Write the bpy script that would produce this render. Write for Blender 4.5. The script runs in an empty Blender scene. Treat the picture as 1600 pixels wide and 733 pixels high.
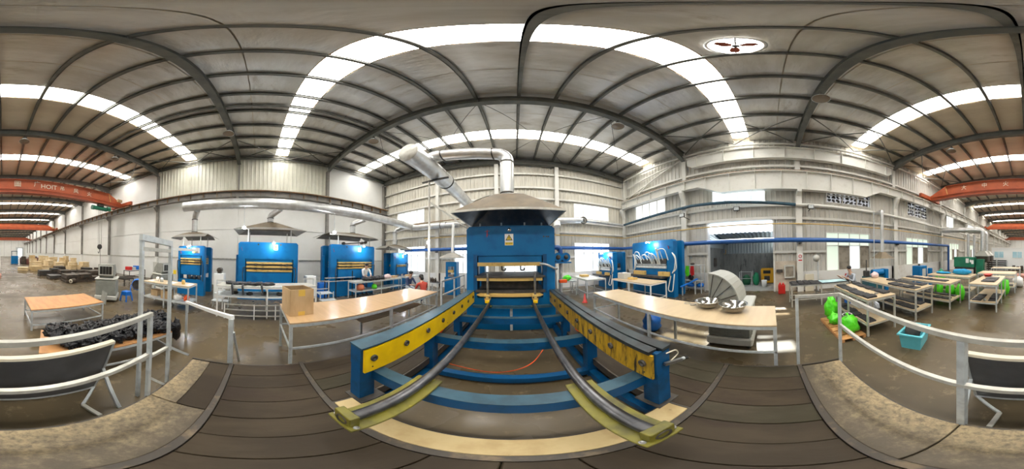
import bpy, math, random
from mathutils import Vector, Matrix, noise as mnoise

# ---------------------------------------------------------------- scene, camera, light
S = bpy.context.scene
COL = S.collection
RND = random.Random(7)
PI = math.pi

def rot_zxy(yaw, pitch, roll):
    return Matrix.Rotation(yaw, 3, 'Z') @ Matrix.Rotation(pitch, 3, 'X') @ Matrix.Rotation(roll, 3, 'Y')

CAM_H = 1.85          # tripod on a 0.35 m high deck
Mw = rot_zxy(math.radians(1.0255), math.radians(1.2716), math.radians(0.5908))
right, fwd, up = Mw.col[0], Mw.col[1], Mw.col[2]
cd = bpy.data.cameras.new('camera'); cam = bpy.data.objects.new('camera', cd); COL.objects.link(cam)
cam.matrix_world = Matrix(((right[0], up[0], -fwd[0], 0), (right[1], up[1], -fwd[1], 0),
                           (right[2], up[2], -fwd[2], CAM_H), (0, 0, 0, 1)))
cd.type = 'PANO'; cd.clip_start = 0.02; cd.clip_end = 300
for holder in (cd, getattr(cd, 'cycles', None)):
    if holder is None: continue
    for k, v in (('panorama_type', 'EQUIRECTANGULAR'), ('latitude_max', PI/2), ('latitude_min', PI/2-math.radians(733*0.225)),
                 ('longitude_min', -PI), ('longitude_max', PI)):
        try: setattr(holder, k, v)
        except Exception: pass
S.camera = cam

w = bpy.data.worlds.new('sky'); S.world = w; w.use_nodes = True
w.node_tree.nodes['Background'].inputs[0].default_value = (.80, .90, 1, 1)
w.node_tree.nodes['Background'].inputs[1].default_value = 2.0
sun = bpy.data.lights.new('sun', 'SUN'); sun.energy = 14; sun.angle = .02; sun.color = (1, .96, .88)
suno = bpy.data.objects.new('sun', sun); COL.objects.link(suno); suno.location = (30, 8, 30)
suno.rotation_euler = Vector((-4.9, -.62, -4.9)).to_track_quat('-Z', 'Y').to_euler()
SKYLIGHT = 12.5       # radiance of the daylight coming through the roof lights
WINDOW = 1.3          # radiance of the frosted windows
S.view_settings.view_transform = 'Standard'; S.view_settings.look = 'None'
S.view_settings.gamma = 1; S.view_settings.use_curve_mapping = False
S.view_settings.exposure = 0.95
try:
    S.cycles.max_bounces = 7; S.cycles.diffuse_bounces = 5; S.cycles.glossy_bounces = 3
    S.cycles.sample_clamp_indirect = 4; S.cycles.caustics_reflective = False
except Exception: pass

# ---------------------------------------------------------------- helpers
def tag(o, label=None, cat=None, group=None, kind=None):
    if label: o['label'] = label
    if cat: o['category'] = cat
    if group: o['group'] = group
    if kind: o['kind'] = kind
    return o
def thing(name, label, cat, loc=(0, 0, 0), group=None):
    o = bpy.data.objects.new(name, None); COL.objects.link(o); o.location = loc; o.empty_display_size = .1
    return tag(o, label, cat, group)
def wloc(p):
    v = Vector((0, 0, 0))
    while p is not None: v = v + p.location; p = p.parent
    return v
def frame_for(d):
    d = d.normalized(); a = Vector((0, 0, 1)) if abs(d.z) < .9 else Vector((0, 1, 0))
    u = d.cross(a).normalized(); return u, u.cross(d).normalized()

class MB:
    """collects shapes in world coordinates; build() links them as one mesh object"""
    def __init__(s): s.v = []; s.f = []; s.sm = []
    def add(s, vs, fs, smooth=False):
        n = len(s.v); s.v += [tuple(p) for p in vs]; s.f += [tuple(i+n for i in f) for f in fs]; s.sm += [smooth]*len(fs); return s
    def box(s, x0, x1, y0, y1, z0, z1):
        vs = [(x, y, z) for z in (z0, z1) for y in (y0, y1) for x in (x0, x1)]
        return s.add(vs, [(0, 2, 3, 1), (4, 5, 7, 6), (0, 1, 5, 4), (2, 6, 7, 3), (0, 4, 6, 2), (1, 3, 7, 5)])
    def bbox(s, x0, x1, y0, y1, z0, z1, b=.01):
        """box with bevelled vertical and top edges"""
        b = min(b, (x1-x0)*.45, (y1-y0)*.45, (z1-z0)*.45)
        def ring(i, z): return [(x0+i, y0+b, z), (x0+b, y0+i, z), (x1-b, y0+i, z), (x1-i, y0+b, z), (x1-i, y1-b, z), (x1-b, y1-i, z), (x0+b, y1-i, z), (x0+i, y1-b, z)]
        def ring2(z): return [(x0+b, y0+b*1.4, z), (x0+b*1.4, y0+b, z), (x1-b*1.4, y0+b, z), (x1-b, y0+b*1.4, z), (x1-b, y1-b*1.4, z), (x1-b*1.4, y1-b, z), (x0+b*1.4, y1-b, z), (x0+b, y1-b*1.4, z)]
        R = [ring2(z0), ring(0, z0+b), ring(0, z1-b), ring2(z1)]
        vs = sum(R, []); fs = [tuple(range(7, -1, -1)), tuple(24+i for i in range(8))]
        for k in range(3):
            for i in range(8): fs.append((k*8+i, k*8+(i+1) % 8, k*8+8+(i+1) % 8, k*8+8+i))
        return s.add(vs, fs)
    def bar(s, p, q, a, b=None, upv=None):
        """rectangular bar from p to q, a wide, b deep"""
        b = a if b is None else b; p = Vector(p); q = Vector(q)
        u, v = frame_for(q-p)
        if upv is not None:
            v = (Vector(upv)-(q-p).normalized()*Vector(upv).dot((q-p).normalized())).normalized(); u = (q-p).normalized().cross(v)
        o = [u*a/2+v*b/2, -u*a/2+v*b/2, -u*a/2-v*b/2, u*a/2-v*b/2]
        return s.add([p+k for k in o]+[q+k for k in o], [(3, 2, 1, 0), (4, 5, 6, 7)]+[(i, (i+1) % 4, 4+(i+1) % 4, 4+i) for i in range(4)])
    def tube(s, pts, r, n=10, caps=True):
        pts = [Vector(p) for p in pts]; m = len(pts); rs = r if isinstance(r, (list, tuple)) else [r]*m
        vs = []; u = None
        for i, p in enumerate(pts):
            d = (pts[min(i+1, m-1)]-pts[max(i-1, 0)]).normalized()
            if u is None: u, v = frame_for(d)
            else:
                u = (u-d*u.dot(d)).normalized()
            v = d.cross(u)
            k = 1.0
            if 0 < i < m-1:
                c = (pts[i]-pts[i-1]).normalized().dot(d); k = 1/max(c, .6)
            for j in range(n):
                a = 2*PI*j/n; vs.append(p+(u*math.cos(a)+v*math.sin(a))*rs[i])
        fs = [(i*n+j, i*n+(j+1) % n, (i+1)*n+(j+1) % n, (i+1)*n+j) for i in range(m-1) for j in range(n)]
        s.add(vs, fs, True)
        if caps: s.add(vs[:n], [tuple(range(n-1, -1, -1))]); s.add(vs[-n:], [tuple(range(n))])
        return s
    def cyl(s, p, q, r, n=16, r2=None): return s.tube([p, q], [r, r if r2 is None else r2], n)
    def lathe(s, c, prof, n=24, axis=(0, 0, 1)):
        """prof: list of (radius, height) about axis through c"""
        c = Vector(c); d = Vector(axis).normalized(); u, v = frame_for(d); vs = []
        for r, h in prof:
            for j in range(n):
                a = 2*PI*j/n; vs.append(c+d*h+(u*math.cos(a)+v*math.sin(a))*max(r, 1e-4))
        return s.add(vs, [(i*n+j, i*n+(j+1) % n, (i+1)*n+(j+1) % n, (i+1)*n+j) for i in range(len(prof)-1) for j in range(n)], True)
    def prism(s, poly, axis, a0, a1):
        """2D polygon (list of pairs) extruded along axis 'x','y' or 'z'"""
        f = {'x': lambda p, a: (a, p[0], p[1]), 'y': lambda p, a: (p[0], a, p[1]), 'z': lambda p, a: (p[0], p[1], a)}[axis]
        n = len(poly); vs = [f(p, a0) for p in poly]+[f(p, a1) for p in poly]
        return s.add(vs, [tuple(range(n-1, -1, -1)), tuple(range(n, 2*n))]+[(i, (i+1) % n, n+(i+1) % n, n+i) for i in range(n)])
    def quad(s, a, b, c, d, t=.004):
        """thin plate through four corners"""
        a, b, c, d = map(Vector, (a, b, c, d)); n = (b-a).cross(d-a).normalized()*t/2
        return s.add([a+n, b+n, c+n, d+n, a-n, b-n, c-n, d-n], [(0, 1, 2, 3), (7, 6, 5, 4)]+[(i, 4+i, 4+(i+1) % 4, (i+1) % 4) for i in range(4)])
    def blob(s, c, r, amp=.25, freq=2.0, seed=0, n=14, m=9, flat=None):
        c = Vector(c); rx, ry, rz = r; vs = []
        for i in range(m+1):
            th = PI*i/m
            for j in range(n):
                a = 2*PI*j/n; d = Vector((math.sin(th)*math.cos(a), math.sin(th)*math.sin(a), math.cos(th)))
                k = 1+amp*mnoise.noise(d*freq+Vector((seed*3.1, seed*1.7, seed)))+amp*.5*mnoise.noise(d*freq*2.7+Vector((seed, 9, seed)))
                p = Vector((d.x*rx, d.y*ry, d.z*rz))*k
                if flat is not None: p.z = max(p.z, flat)
                vs.append(c+p)
        return s.add(vs, [(i*n+j, i*n+(j+1) % n, (i+1)*n+(j+1) % n, (i+1)*n+j) for i in range(m) for j in range(n)], True)
    def build(s, name, m, parent=None, label=None, cat=None, group=None, kind=None):
        me = bpy.data.meshes.new(name); off = wloc(parent) if parent else Vector((0, 0, 0))
        base = off
        if parent is None and s.v:
            xs = [p[0] for p in s.v]; ys = [p[1] for p in s.v]; zs = [p[2] for p in s.v]
            base = Vector(((min(xs)+max(xs))/2, (min(ys)+max(ys))/2, min(zs)))
        me.from_pydata([(p[0]-base[0], p[1]-base[1], p[2]-base[2]) for p in s.v], [], s.f)
        me.polygons.foreach_set('use_smooth', s.sm)
        me.materials.append(m); me.update()
        o = bpy.data.objects.new(name, me); COL.objects.link(o)
        if parent: o.parent = parent
        else: o.location = base
        return tag(o, label, cat, group, kind)

def B(x0, x1, y0, y1, z0, z1): return MB().box(x0, x1, y0, y1, z0, z1)
def bend(pts, r, k=5):
    """rounds the corners of a polyline"""
    P = [Vector(p) for p in pts]; out = [P[0]]
    for i in range(1, len(P)-1):
        a = (P[i-1]-P[i]); b = (P[i+1]-P[i]); ra = min(r, a.length*.49, b.length*.49)
        A = P[i]+a.normalized()*ra; C = P[i]+b.normalized()*ra
        for t in range(k+1):
            t /= k; out.append(A*(1-t)**2+P[i]*2*t*(1-t)+C*t*t)
    return out+[P[-1]]
def sag(p, q, d, n=10):
    p, q = Vector(p), Vector(q); return [p.lerp(q, i/n)-Vector((0, 0, 4*d*(i/n)*(1-i/n))) for i in range(n+1)]

# ---------------------------------------------------------------- materials
def mat(name, c, r=.5, metal=0, c2=None, scale=4, det=4, lo=.4, hi=.65, bump=0, bscale=30, stretch=None, r2=None, emit=0, ecol=None, coat=0, dirt=None, dscale=1.5, dlo=.5, dhi=.75, spec=.5):
    m = bpy.data.materials.new(name); m.use_nodes = True; N = m.node_tree.nodes; L = m.node_tree.links
    b = N['Principled BSDF']; c = tuple(c)+(1,)
    b.inputs['Base Color'].default_value = c; b.inputs['Roughness'].default_value = r; b.inputs['Metallic'].default_value = metal
    b.inputs['Specular IOR Level'].default_value = spec
    if coat: b.inputs['Coat Weight'].default_value = coat; b.inputs['Coat Roughness'].default_value = .15
    if emit:
        b.inputs['Emission Color'].default_value = tuple(ecol or c[:3])+(1,); b.inputs['Emission Strength'].default_value = emit
    if c2 is None and not bump and dirt is None and r2 is None: return m
    geo = N.new('ShaderNodeNewGeometry'); mp = N.new('ShaderNodeMapping'); L.new(geo.outputs['Position'], mp.inputs['Vector'])
    if stretch: mp.inputs['Scale'].default_value = stretch
    vec = mp.outputs['Vector']
    def nz(sc, d=4, rough=.6):
        n = N.new('ShaderNodeTexNoise'); n.inputs['Scale'].default_value = sc; n.inputs['Detail'].default_value = d
        n.inputs['Roughness'].default_value = rough; L.new(vec, n.inputs['Vector']); return n.outputs['Fac']
    def ramp(src, lo, hi):
        q = N.new('ShaderNodeMapRange'); q.inputs['From Min'].default_value = lo; q.inputs['From Max'].default_value = hi
        q.interpolation_type = 'SMOOTHSTEP'; L.new(src, q.inputs['Value']); return q.outputs['Result']
    def mix(f, a, bb):
        x = N.new('ShaderNodeMix'); x.data_type = 'RGBA'; L.new(f, x.inputs['Factor'])
        for sock, val in (('A', a), ('B', bb)):
            k = [i for i in x.inputs if i.name == sock and i.type == 'RGBA'][0]
            if isinstance(val, tuple): k.default_value = val
            else: L.new(val, k)
        return [o for o in x.outputs if o.type == 'RGBA'][0]
    cur = c
    if c2 is not None:
        f = ramp(nz(scale, det), lo, hi); cur = mix(f, c, tuple(c2)+(1,))
        if r2 is not None:
            q = N.new('ShaderNodeMapRange'); q.inputs['To Min'].default_value = r; q.inputs['To Max'].default_value = r2
            L.new(f, q.inputs['Value']); L.new(q.outputs['Result'], b.inputs['Roughness'])
    if dirt is not None:
        cur = mix(ramp(nz(dscale, 6, .7), dlo, dhi), cur, tuple(dirt)+(1,))
    if not isinstance(cur, tuple):
        L.new(cur, b.inputs['Base Color'])
    if bump:
        bp = N.new('ShaderNodeBump'); bp.inputs['Strength'].default_value = bump; bp.inputs['Distance'].default_value = .02
        L.new(nz(bscale, 3), bp.inputs['Height']); L.new(bp.outputs['Normal'], b.inputs['Normal'])
    return m

K = {}
K['floor'] = mat('floor concrete', (.112, .083, .046), .17, c2=(.076, .058, .034), scale=.5, lo=.35, hi=.65, r2=.5, bump=.06, bscale=1.6, dirt=(.18, .135, .078), dscale=4.5, dlo=.54, dhi=.72, spec=.35)
K['roomfloor'] = mat('pale concrete', (.42, .43, .41), .4, c2=(.34, .34, .33), scale=1.5)
K['lwall'] = mat('white wall panel', (.80, .80, .775), .55, c2=(.74, .735, .70), scale=.7, lo=.35, hi=.75)
K['lwall_up'] = mat('cream corrugated sheet', (.70, .69, .60), .42, c2=(.62, .61, .51), scale=.8, lo=.35, hi=.7)
K['fwall'] = mat('beige corrugated sheet', (.60, .575, .50), .5, c2=(.54, .51, .435), scale=.9, lo=.35, hi=.7)
K['rwall'] = mat('pale corrugated sheet', (.60, .585, .54), .5, c2=(.535, .515, .465), scale=.9, lo=.35, hi=.7)
K['white_steel'] = mat('white painted steel', (.70, .69, .645), .45, c2=(.61, .59, .535), scale=3, lo=.5, hi=.75)
K['sill'] = mat('white painted masonry', (.74, .73, .71), .6, c2=(.62, .58, .52), scale=1.2, lo=.5, hi=.75)
K['dirty_wall'] = mat('stained beige sheet', (.60, .52, .42), .6, c2=(.45, .38, .30), scale=2, lo=.4, hi=.7)
K['dark_steel'] = mat('dark grey-green roof steel', (.105, .11, .10), .45, c2=(.15, .15, .135), scale=2)
K['purlin'] = mat('grey galvanised purlin', (.19, .19, .175), .42, metal=.3, c2=(.13, .13, .12), scale=2)
K['foil'] = mat('silver foil insulation', (.72, .71, .69), .36, metal=.5, c2=(.58, .56, .52), scale=1.3, lo=.35, hi=.7, bump=1.0, bscale=3.2, stretch=(.6, 1.6, 1), dirt=(.44, .40, .35), dscale=1.2, dlo=.56, dhi=.75)
K['foil_brown'] = mat('dusty foil insulation', (.68, .60, .475), .45, metal=.15, c2=(.58, .505, .39), scale=.7, lo=.35, hi=.7, bump=.8, bscale=2.6, stretch=(.6, 1.6, 1), dirt=(.46, .40, .31), dscale=1.1, dlo=.56, dhi=.78)
K['skylight'] = mat('translucent roof light', (.9, .9, .88), .5, emit=SKYLIGHT, ecol=(1, .97, .90))
K['pane'] = mat('daylit frosted pane', (.8, .85, .85), .3, emit=WINDOW, ecol=(.93, .98, 1))
K['pane_grille'] = mat('daylight behind the grille', (.5, .5, .5), .3, emit=.22, ecol=(.85, .9, 1))
K['pane_front'] = mat('bright bluish front pane', (.8, .85, .9), .2, emit=.8, ecol=(.86, .95, 1))
K['pane_high'] = mat('milky high pane', (.8, .82, .8), .3, emit=.50, ecol=(.97, .99, 1))
K['pane_green'] = mat('daylit window with greenery outside', (.6, .7, .6), .2, emit=.36, ecol=(.76, .87, .72))
K['pane_white'] = mat('daylit white pane', (.8, .85, .9), .2, emit=.50, ecol=(.88, .97, 1))
K['pane_dim'] = mat('dim pane', (.35, .31, .25), .25, c2=(.22, .19, .15), scale=2)
K['blue'] = mat('blue machine paint', (.002, .145, .375), .42, c2=(.002, .11, .30), scale=2.2, lo=.45, hi=.7, spec=.3)
K['blue_frame'] = mat('blue frame paint, oily', (.002, .075, .21), .42, spec=.35, c2=(.004, .05, .125), scale=4, lo=.45, hi=.7, dirt=(.03, .09, .13), dscale=5, dlo=.6, dhi=.75)
K['blue_top'] = mat('greyed blue paint', (.03, .085, .125), .45, c2=(.02, .055, .08), scale=5)
K['blue_pipe'] = mat('blue pipe paint', (.02, .10, .34), .4)
K['blue_bright'] = mat('bright blue plastic', (.01, .16, .62), .35)
K['yellow'] = mat('yellow plate', (.93, .60, .001), .4, c2=(.82, .51, .001), scale=3, bump=.05, dirt=(.25, .17, .02), dscale=9, dlo=.68, dhi=.76)
K['yellow_dirty'] = mat('yellow plate blackened with grease', (.50, .30, .015), .42, c2=(.33, .19, .012), scale=4, dirt=(.03, .025, .015), dscale=3, dlo=.5, dhi=.62, stretch=(1, 6, 1))
K['olive'] = mat('oily yellow-green plate', (.17, .15, .015), .45, c2=(.085, .077, .015), scale=5, dirt=(.34, .29, .01), dscale=3, dlo=.6, dhi=.75)
K['ochre'] = mat('ochre press platen', (.62, .42, .13), .5, c2=(.42, .27, .07), scale=6, lo=.5, hi=.75)
K['steel'] = mat('bare steel', (.42, .42, .42), .3, metal=.9, c2=(.30, .29, .28), scale=8)
K['rod'] = mat('polished steel rod', (.16, .16, .17), .3, metal=.85, c2=(.11, .11, .115), scale=10)
K['dark'] = mat('dark iron', (.035, .033, .03), .5, c2=(.07, .06, .05), scale=6)
K['platen'] = mat('dull steel platen', (.075, .07, .065), .5, metal=.3, c2=(.045, .042, .04), scale=5)
K['galv'] = mat('galvanised steel tube', (.62, .66, .67), .40, metal=.3, c2=(.50, .53, .54), scale=9)
K['galv_warm'] = mat('galvanised steel tube, dusty', (.56, .55, .50), .42, metal=.3, c2=(.44, .43, .385), scale=7)
K['duct'] = mat('galvanised duct', (.70, .71, .71), .36, metal=.8, c2=(.58, .58, .57), scale=3, bump=.05)
K['hood'] = mat('dusty sheet hood', (.19, .145, .09), .6, c2=(.14, .105, .065), scale=2.5)
K['hood_in'] = mat('dark hood inside', (.055, .07, .085), .4, metal=.4, c2=(.10, .11, .12), scale=3)  # inner panels darker and bluer than the outer sheet
K['hood_grey'] = mat('grey sheet hood', (.26, .25, .23), .45, metal=.4, c2=(.33, .31, .27), scale=2)
K['plywood'] = mat('tan board', (.56, .37, .20), .28, c2=(.50, .325, .17), scale=3, stretch=(.5, 4, 1), coat=.2)
K['plywood_r'] = mat('pale board', (.60, .47, .30), .32, c2=(.55, .42, .26), scale=3, stretch=(.5, 3, 1))
K['orange_ply'] = mat('orange board', (.52, .26, .10), .5, c2=(.44, .21, .08), scale=3, stretch=(3, .7, 1), dirt=(.25, .13, .06), dscale=2.5, dlo=.62, dhi=.7)
K['cardboard'] = mat('cardboard', (.60, .42, .23), .75, c2=(.52, .35, .18), scale=4, stretch=(1, 1, .4))
K['cardboard_in'] = mat('cardboard flat', (.36, .24, .12), .75, c2=(.28, .19, .10), scale=3)
K['tape'] = mat('yellow tape', (.80, .52, .10), .3)
K['plank'] = mat('worn deck plank', (.032, .0225, .013), .55, spec=.22, c2=(.050, .036, .021), scale=3, stretch=(1, .35, 1), bump=.15, bscale=18, dirt=(.032, .020, .014), dscale=2, dlo=.55, dhi=.75)
K['plank2'] = mat('worn greenish deck plank', (.034, .028, .015), .55, spec=.22, c2=(.049, .042, .026), scale=3, stretch=(1, .35, 1), bump=.15, bscale=18, dirt=(.06, .045, .03), dscale=2, dlo=.55, dhi=.75)
K['board_edge'] = mat('trodden plywood', (.36, .275, .16), .6, c2=(.11, .088, .062), scale=2.6, lo=.40, hi=.66, bump=.2, bscale=14, dirt=(.055, .045, .034), dscale=7, dlo=.54, dhi=.68)
K['cream_board'] = mat('cream board with oil spots', (.52, .40, .20), .45, c2=(.43, .31, .14), scale=4, dirt=(.14, .10, .05), dscale=11, dlo=.66, dhi=.74, bump=.05)
K['channel'] = mat('rusty steel strip', (.06, .05, .04), .5, metal=.2, c2=(.17, .125, .075), scale=6, lo=.52, hi=.72)
K['black_bag'] = mat('black polythene', (.010, .010, .012), .25, bump=1, bscale=22)
K['rubber'] = mat('black rubber sheet', (.022, .022, .025), .5, c2=(.04, .04, .045), scale=12, bump=.5, bscale=24)
K['green_bag'] = mat('bright green polythene', (.12, .74, .025), .3, c2=(.07, .55, .015), scale=6, bump=.7, bscale=9)
K['crane'] = mat('crane red-orange paint', (.42, .085, .025), .45, c2=(.33, .065, .02), scale=1.5)
K['rail_brown'] = mat('brown crane rail', (.24, .135, .055), .5, c2=(.16, .09, .04), scale=3)
K['girder_grey'] = mat('grey runway girder', (.22, .21, .195), .5, c2=(.30, .28, .25), scale=2)
K['gasket'] = mat('signboard dark face', (.085, .088, .095), .35, c2=(.11, .113, .12), scale=4)
K['cream_trim'] = mat('cream moulding', (.66, .60, .47), .5)
K['white'] = mat('white plastic', (.82, .82, .80), .45)
K['grey_plastic'] = mat('grey-green cooler plastic', (.30, .305, .27), .5, c2=(.25, .255, .225), scale=4)
K['light_grey'] = mat('light grey plastic', (.52, .52, .48), .5)
K['black'] = mat('black paint', (.012, .012, .012), .4)
K['teal'] = mat('turquoise plastic', (.13, .52, .60), .35, c2=(.10, .45, .53), scale=3)
K['green'] = mat('green machine enamel', (.012, .20, .11), .4, c2=(.010, .15, .085), scale=2)
K['red'] = mat('red enamel', (.50, .02, .015), .35)
K['orange'] = mat('orange hose', (.80, .10, .015), .35)
K['white_hose'] = mat('white hose', (.78, .80, .78), .35)
K['cloth_blue'] = mat('blue cloth', (.01, .28, .52), .8, c2=(.008, .2, .4), scale=4)
K['crate'] = mat('crate timber', (.58, .44, .24), .7, c2=(.46, .33, .16), scale=3, dirt=(.25, .17, .09), dscale=3, dlo=.6, dhi=.75)
K['rusty'] = mat('rusty mould steel', (.045, .037, .03), .45, metal=.3, c2=(.10, .07, .05), scale=4)
K['office'] = mat('white office panel', (.80, .82, .82), .5)
K['glass_blue'] = mat('bluish window glass', (.35, .58, .68), .12, c2=(.45, .66, .74), scale=2)
K['skin'] = mat('skin', (.55, .33, .23), .55)
K['hair'] = mat('black hair', (.012, .01, .009), .5)
K['copper'] = mat('red-brown fan blade', (.28, .06, .03), .45)
K['stainless'] = mat('stainless steel', (.72, .70, .66), .14, metal=1)
K['lamp_glass'] = mat('lamp lens', (.22, .17, .12), .2)
K['dark_top'] = mat('greasy dark steel cover', (.035, .05, .055), .4, c2=(.015, .016, .016), scale=5)
K['cooler_light'] = mat('paler cooler plastic', (.40, .40, .36), .5)  # curved top plates of the elbow, paler than the body
K['glow'] = mat('lit lamp', (1, 1, 1), .3, emit=30, ecol=(.92, .96, 1))
K['pale_cloth'] = mat('pale pink cloth', (.72, .55, .55), .8)
K['sign_yellow'] = mat('sign yellow', (.85, .62, .03), .4)
K['room_wall'] = mat('stained grey render', (.20, .21, .21), .7, c2=(.14, .15, .15), scale=2, stretch=(1, 1.5, .35), dirt=(.05, .055, .06), dscale=2.2, dlo=.55, dhi=.66)
K['room_sheet'] = mat('blue-grey corrugated sheet', (.30, .35, .37), .45)
K['lattice'] = mat('cut-out block grille', (.70, .62, .58), .6)

def clear_glass():
    m = bpy.data.materials.new('clear window glass'); m.use_nodes = True; N = m.node_tree.nodes; L = m.node_tree.links
    N.remove(N['Principled BSDF']); t = N.new('ShaderNodeBsdfTransparent'); t.inputs[0].default_value = (.93, .96, .96, 1); g = N.new('ShaderNodeBsdfGlossy'); g.inputs['Roughness'].default_value = .03
    x = N.new('ShaderNodeMixShader'); x.inputs[0].default_value = .06; L.new(t.outputs[0], x.inputs[1]); L.new(g.outputs[0], x.inputs[2]); L.new(x.outputs[0], N['Material Output'].inputs['Surface']); return m
K['glass'] = clear_glass()
def worn_board():
    m = mat('trodden plywood', (.34, .26, .145), .6, bump=.3, bscale=30, dirt=(.15, .115, .068), dscale=26, dlo=.40, dhi=.68); N = m.node_tree.nodes; L = m.node_tree.links
    b = N['Principled BSDF']; old = b.inputs['Base Color'].links[0].from_socket
    geo = N.new('ShaderNodeNewGeometry'); sp = N.new('ShaderNodeSeparateXYZ'); L.new(geo.outputs['Position'], sp.inputs[0])
    nz = N.new('ShaderNodeTexNoise'); nz.inputs['Scale'].default_value = 7; nz.inputs['Detail'].default_value = 8; nz.inputs['Roughness'].default_value = .75; L.new(geo.outputs['Position'], nz.inputs['Vector'])
    a = N.new('ShaderNodeMath'); a.operation = 'MULTIPLY_ADD'; a.inputs[1].default_value = 1.1; L.new(nz.outputs['Fac'], a.inputs[0]); L.new(sp.outputs['Y'], a.inputs[2])
    q = N.new('ShaderNodeMapRange'); q.interpolation_type = 'SMOOTHSTEP'; q.inputs['From Min'].default_value = -.36; q.inputs['From Max'].default_value = .26; L.new(a.outputs[0], q.inputs['Value'])
    x = N.new('ShaderNodeMix'); x.data_type = 'RGBA'; L.new(q.outputs['Result'], x.inputs['Factor'])
    A, B_ = [i for i in x.inputs if i.type == 'RGBA']; L.new(old, A); B_.default_value = (.075, .058, .037, 1)
    L.new([o for o in x.outputs if o.type == 'RGBA'][0], b.inputs['Base Color']); return m
K['board_edge'] = worn_board()

def point(parent, loc, energy, r=.06, color=(.9, .95, 1), name='lamp_light'):
    l = bpy.data.lights.new(name, 'POINT'); l.energy = energy; l.shadow_soft_size = r; l.color = color
    o = bpy.data.objects.new(name, l); COL.objects.link(o); o.parent = parent; o.location = Vector(loc)-wloc(parent); return o
def text(s, size, m, parent, loc, rot, name='lettering', depth=.002):
    c = bpy.data.curves.new(name, 'FONT'); c.body = s; c.size = size; c.align_x = 'CENTER'; c.align_y = 'CENTER'; c.extrude = depth; c.resolution_u = 3
    t = bpy.data.objects.new('tmp', c); COL.objects.link(t)
    dg = bpy.context.evaluated_depsgraph_get(); me = bpy.data.meshes.new_from_object(t.evaluated_get(dg))
    bpy.data.objects.remove(t); me.name = name; me.materials.clear(); me.materials.append(m)
    o = bpy.data.objects.new(name, me); COL.objects.link(o); o.parent = parent
    o.location = Vector(loc)-(wloc(parent) if parent else Vector((0, 0, 0))); o.rotation_euler = rot
    return o
# ---------------------------------------------------------------- the hall shell
XL, XR, YF, YB = -10.35, 8.0, 10.0, -76.0
BAYS = [10.0, 4.5, -1.38] + [-7.42-6.05*i for i in range(12)]
def zb(x): return 8.72-.036*(x+10.35)          # underside of rafters
def zt(x): return zb(x)+.40                     # underside of purlins
def zroof(x): return zt(x)+.16

def ribs(mb, axis, pos, u0, u1, z0, z1, sgn, pitch=.25, depth=.035):
    """trapezoid-profiled sheet in the plane axis=pos"""
    us = []; k = math.floor(u0/pitch)
    pr = [(0, 0), (.55, 0), (.65, 1), (.90, 1)]
    while k*pitch < u1:
        for a, h in pr:
            u = (k+a)*pitch
            if u0 < u < u1: us.append((u, h))
        k += 1
    us = [(u0, 0)]+us+[(u1, 0)]; vs = []
    for u, h in us:
        p = pos+sgn*depth*h
        for z in (z0, z1): vs.append((p, u, z) if axis == 'x' else (u, p, z))
    mb.add(vs, [(2*i, 2*i+2, 2*i+3, 2*i+1) for i in range(len(us)-1)])
def cut(u0, u1, z0, z1, holes):
    """rectangles left of [u0,u1]x[z0,z1] after the holes are cut out"""
    e = sorted({u0, u1}|{min(max(v, u0), u1) for h in holes for v in h[:2]}); out = []
    for a, b in zip(e, e[1:]):
        if b-a < .01: continue
        z = z0
        for h in sorted([h for h in holes if h[0] <= a+1e-6 and h[1] >= b-1e-6], key=lambda h: h[2]):
            if h[2] > z and z < z1: out.append((a, b, z, min(h[2], z1)))
            z = max(z, h[3])
        if z < z1: out.append((a, b, z, z1))
    return out
def struct(name, mb, m, parent=None, label=None):
    return mb.build(name, m, parent, label, kind=None if parent else 'structure')
def anchor(name, loc, label=None):
    return tag(thing(name, label, None, loc), kind='structure')

# floor
fl = B(XL-.3, XR+.35, YB-.3, YF+.3, -.1, 0); struct('floor', fl, K['floor'], label='glossy stained brown concrete floor of the hall')

# ---- ceiling
ceil = MB()
for a, b in zip([XL-.2, -4, 2], [-4, 2, XR+.3]):
    ceil.add([(a, YB, zroof(a)+.12), (b, YB, zroof(b)+.12), (b, YF, zroof(b)+.12), (a, YF, zroof(a)+.12)], [(0, 1, 2, 3)])
ceiling = struct('ceiling', ceil, K['foil_brown'], label='low-pitched roof lined with silver foil insulation')
SKY = [(6.88, 7.68), (.88, 1.66)]+[(-5.02-6.05*i, -4.22-6.05*i) for i in range(12)]
PUR = [.1+1.15*k if k else .185 for k in range(-9, 7)]
def foil(y0, y1, xs, m):
    mb = MB(); vs = []; ny = 3
    for x, s in xs:
        for j in range(ny): vs.append((x, y0+.012+(y1-y0-.024)*j/(ny-1), zroof(x)+.02-s-.012*(j != 1)))
    n = len(xs)
    mb.add(vs, [(i*ny+j, i*ny+j+1, (i+1)*ny+j+1, (i+1)*ny+j) for i in range(n-1) for j in range(ny-1)], True)
    return mb.build('insulation_sheet', m, ceiling)
xs = []
pb = [XL]+PUR+[XR]
for a, b in zip(pb, pb[1:]):
    for t, s in ((0, 0), (.2, .03), (.5, .05), (.8, .03)): xs.append((a+(b-a)*t, s))
xs.append((XR, 0))
edges = [YF]
for a, b in SKY: edges += [b, a]
edges.append(YB)
for k in range(0, len(edges), 2):
    y1, y0 = edges[k], edges[k+1]
    n = max(1, round((y1-y0)/1.3)) if y1 > -16 else 1
    for i in range(n):
        foil(y0+(y1-y0)*i/n, y0+(y1-y0)*(i+1)/n, xs, K['foil'] if y1 > .5 else K['foil_brown'])
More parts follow.
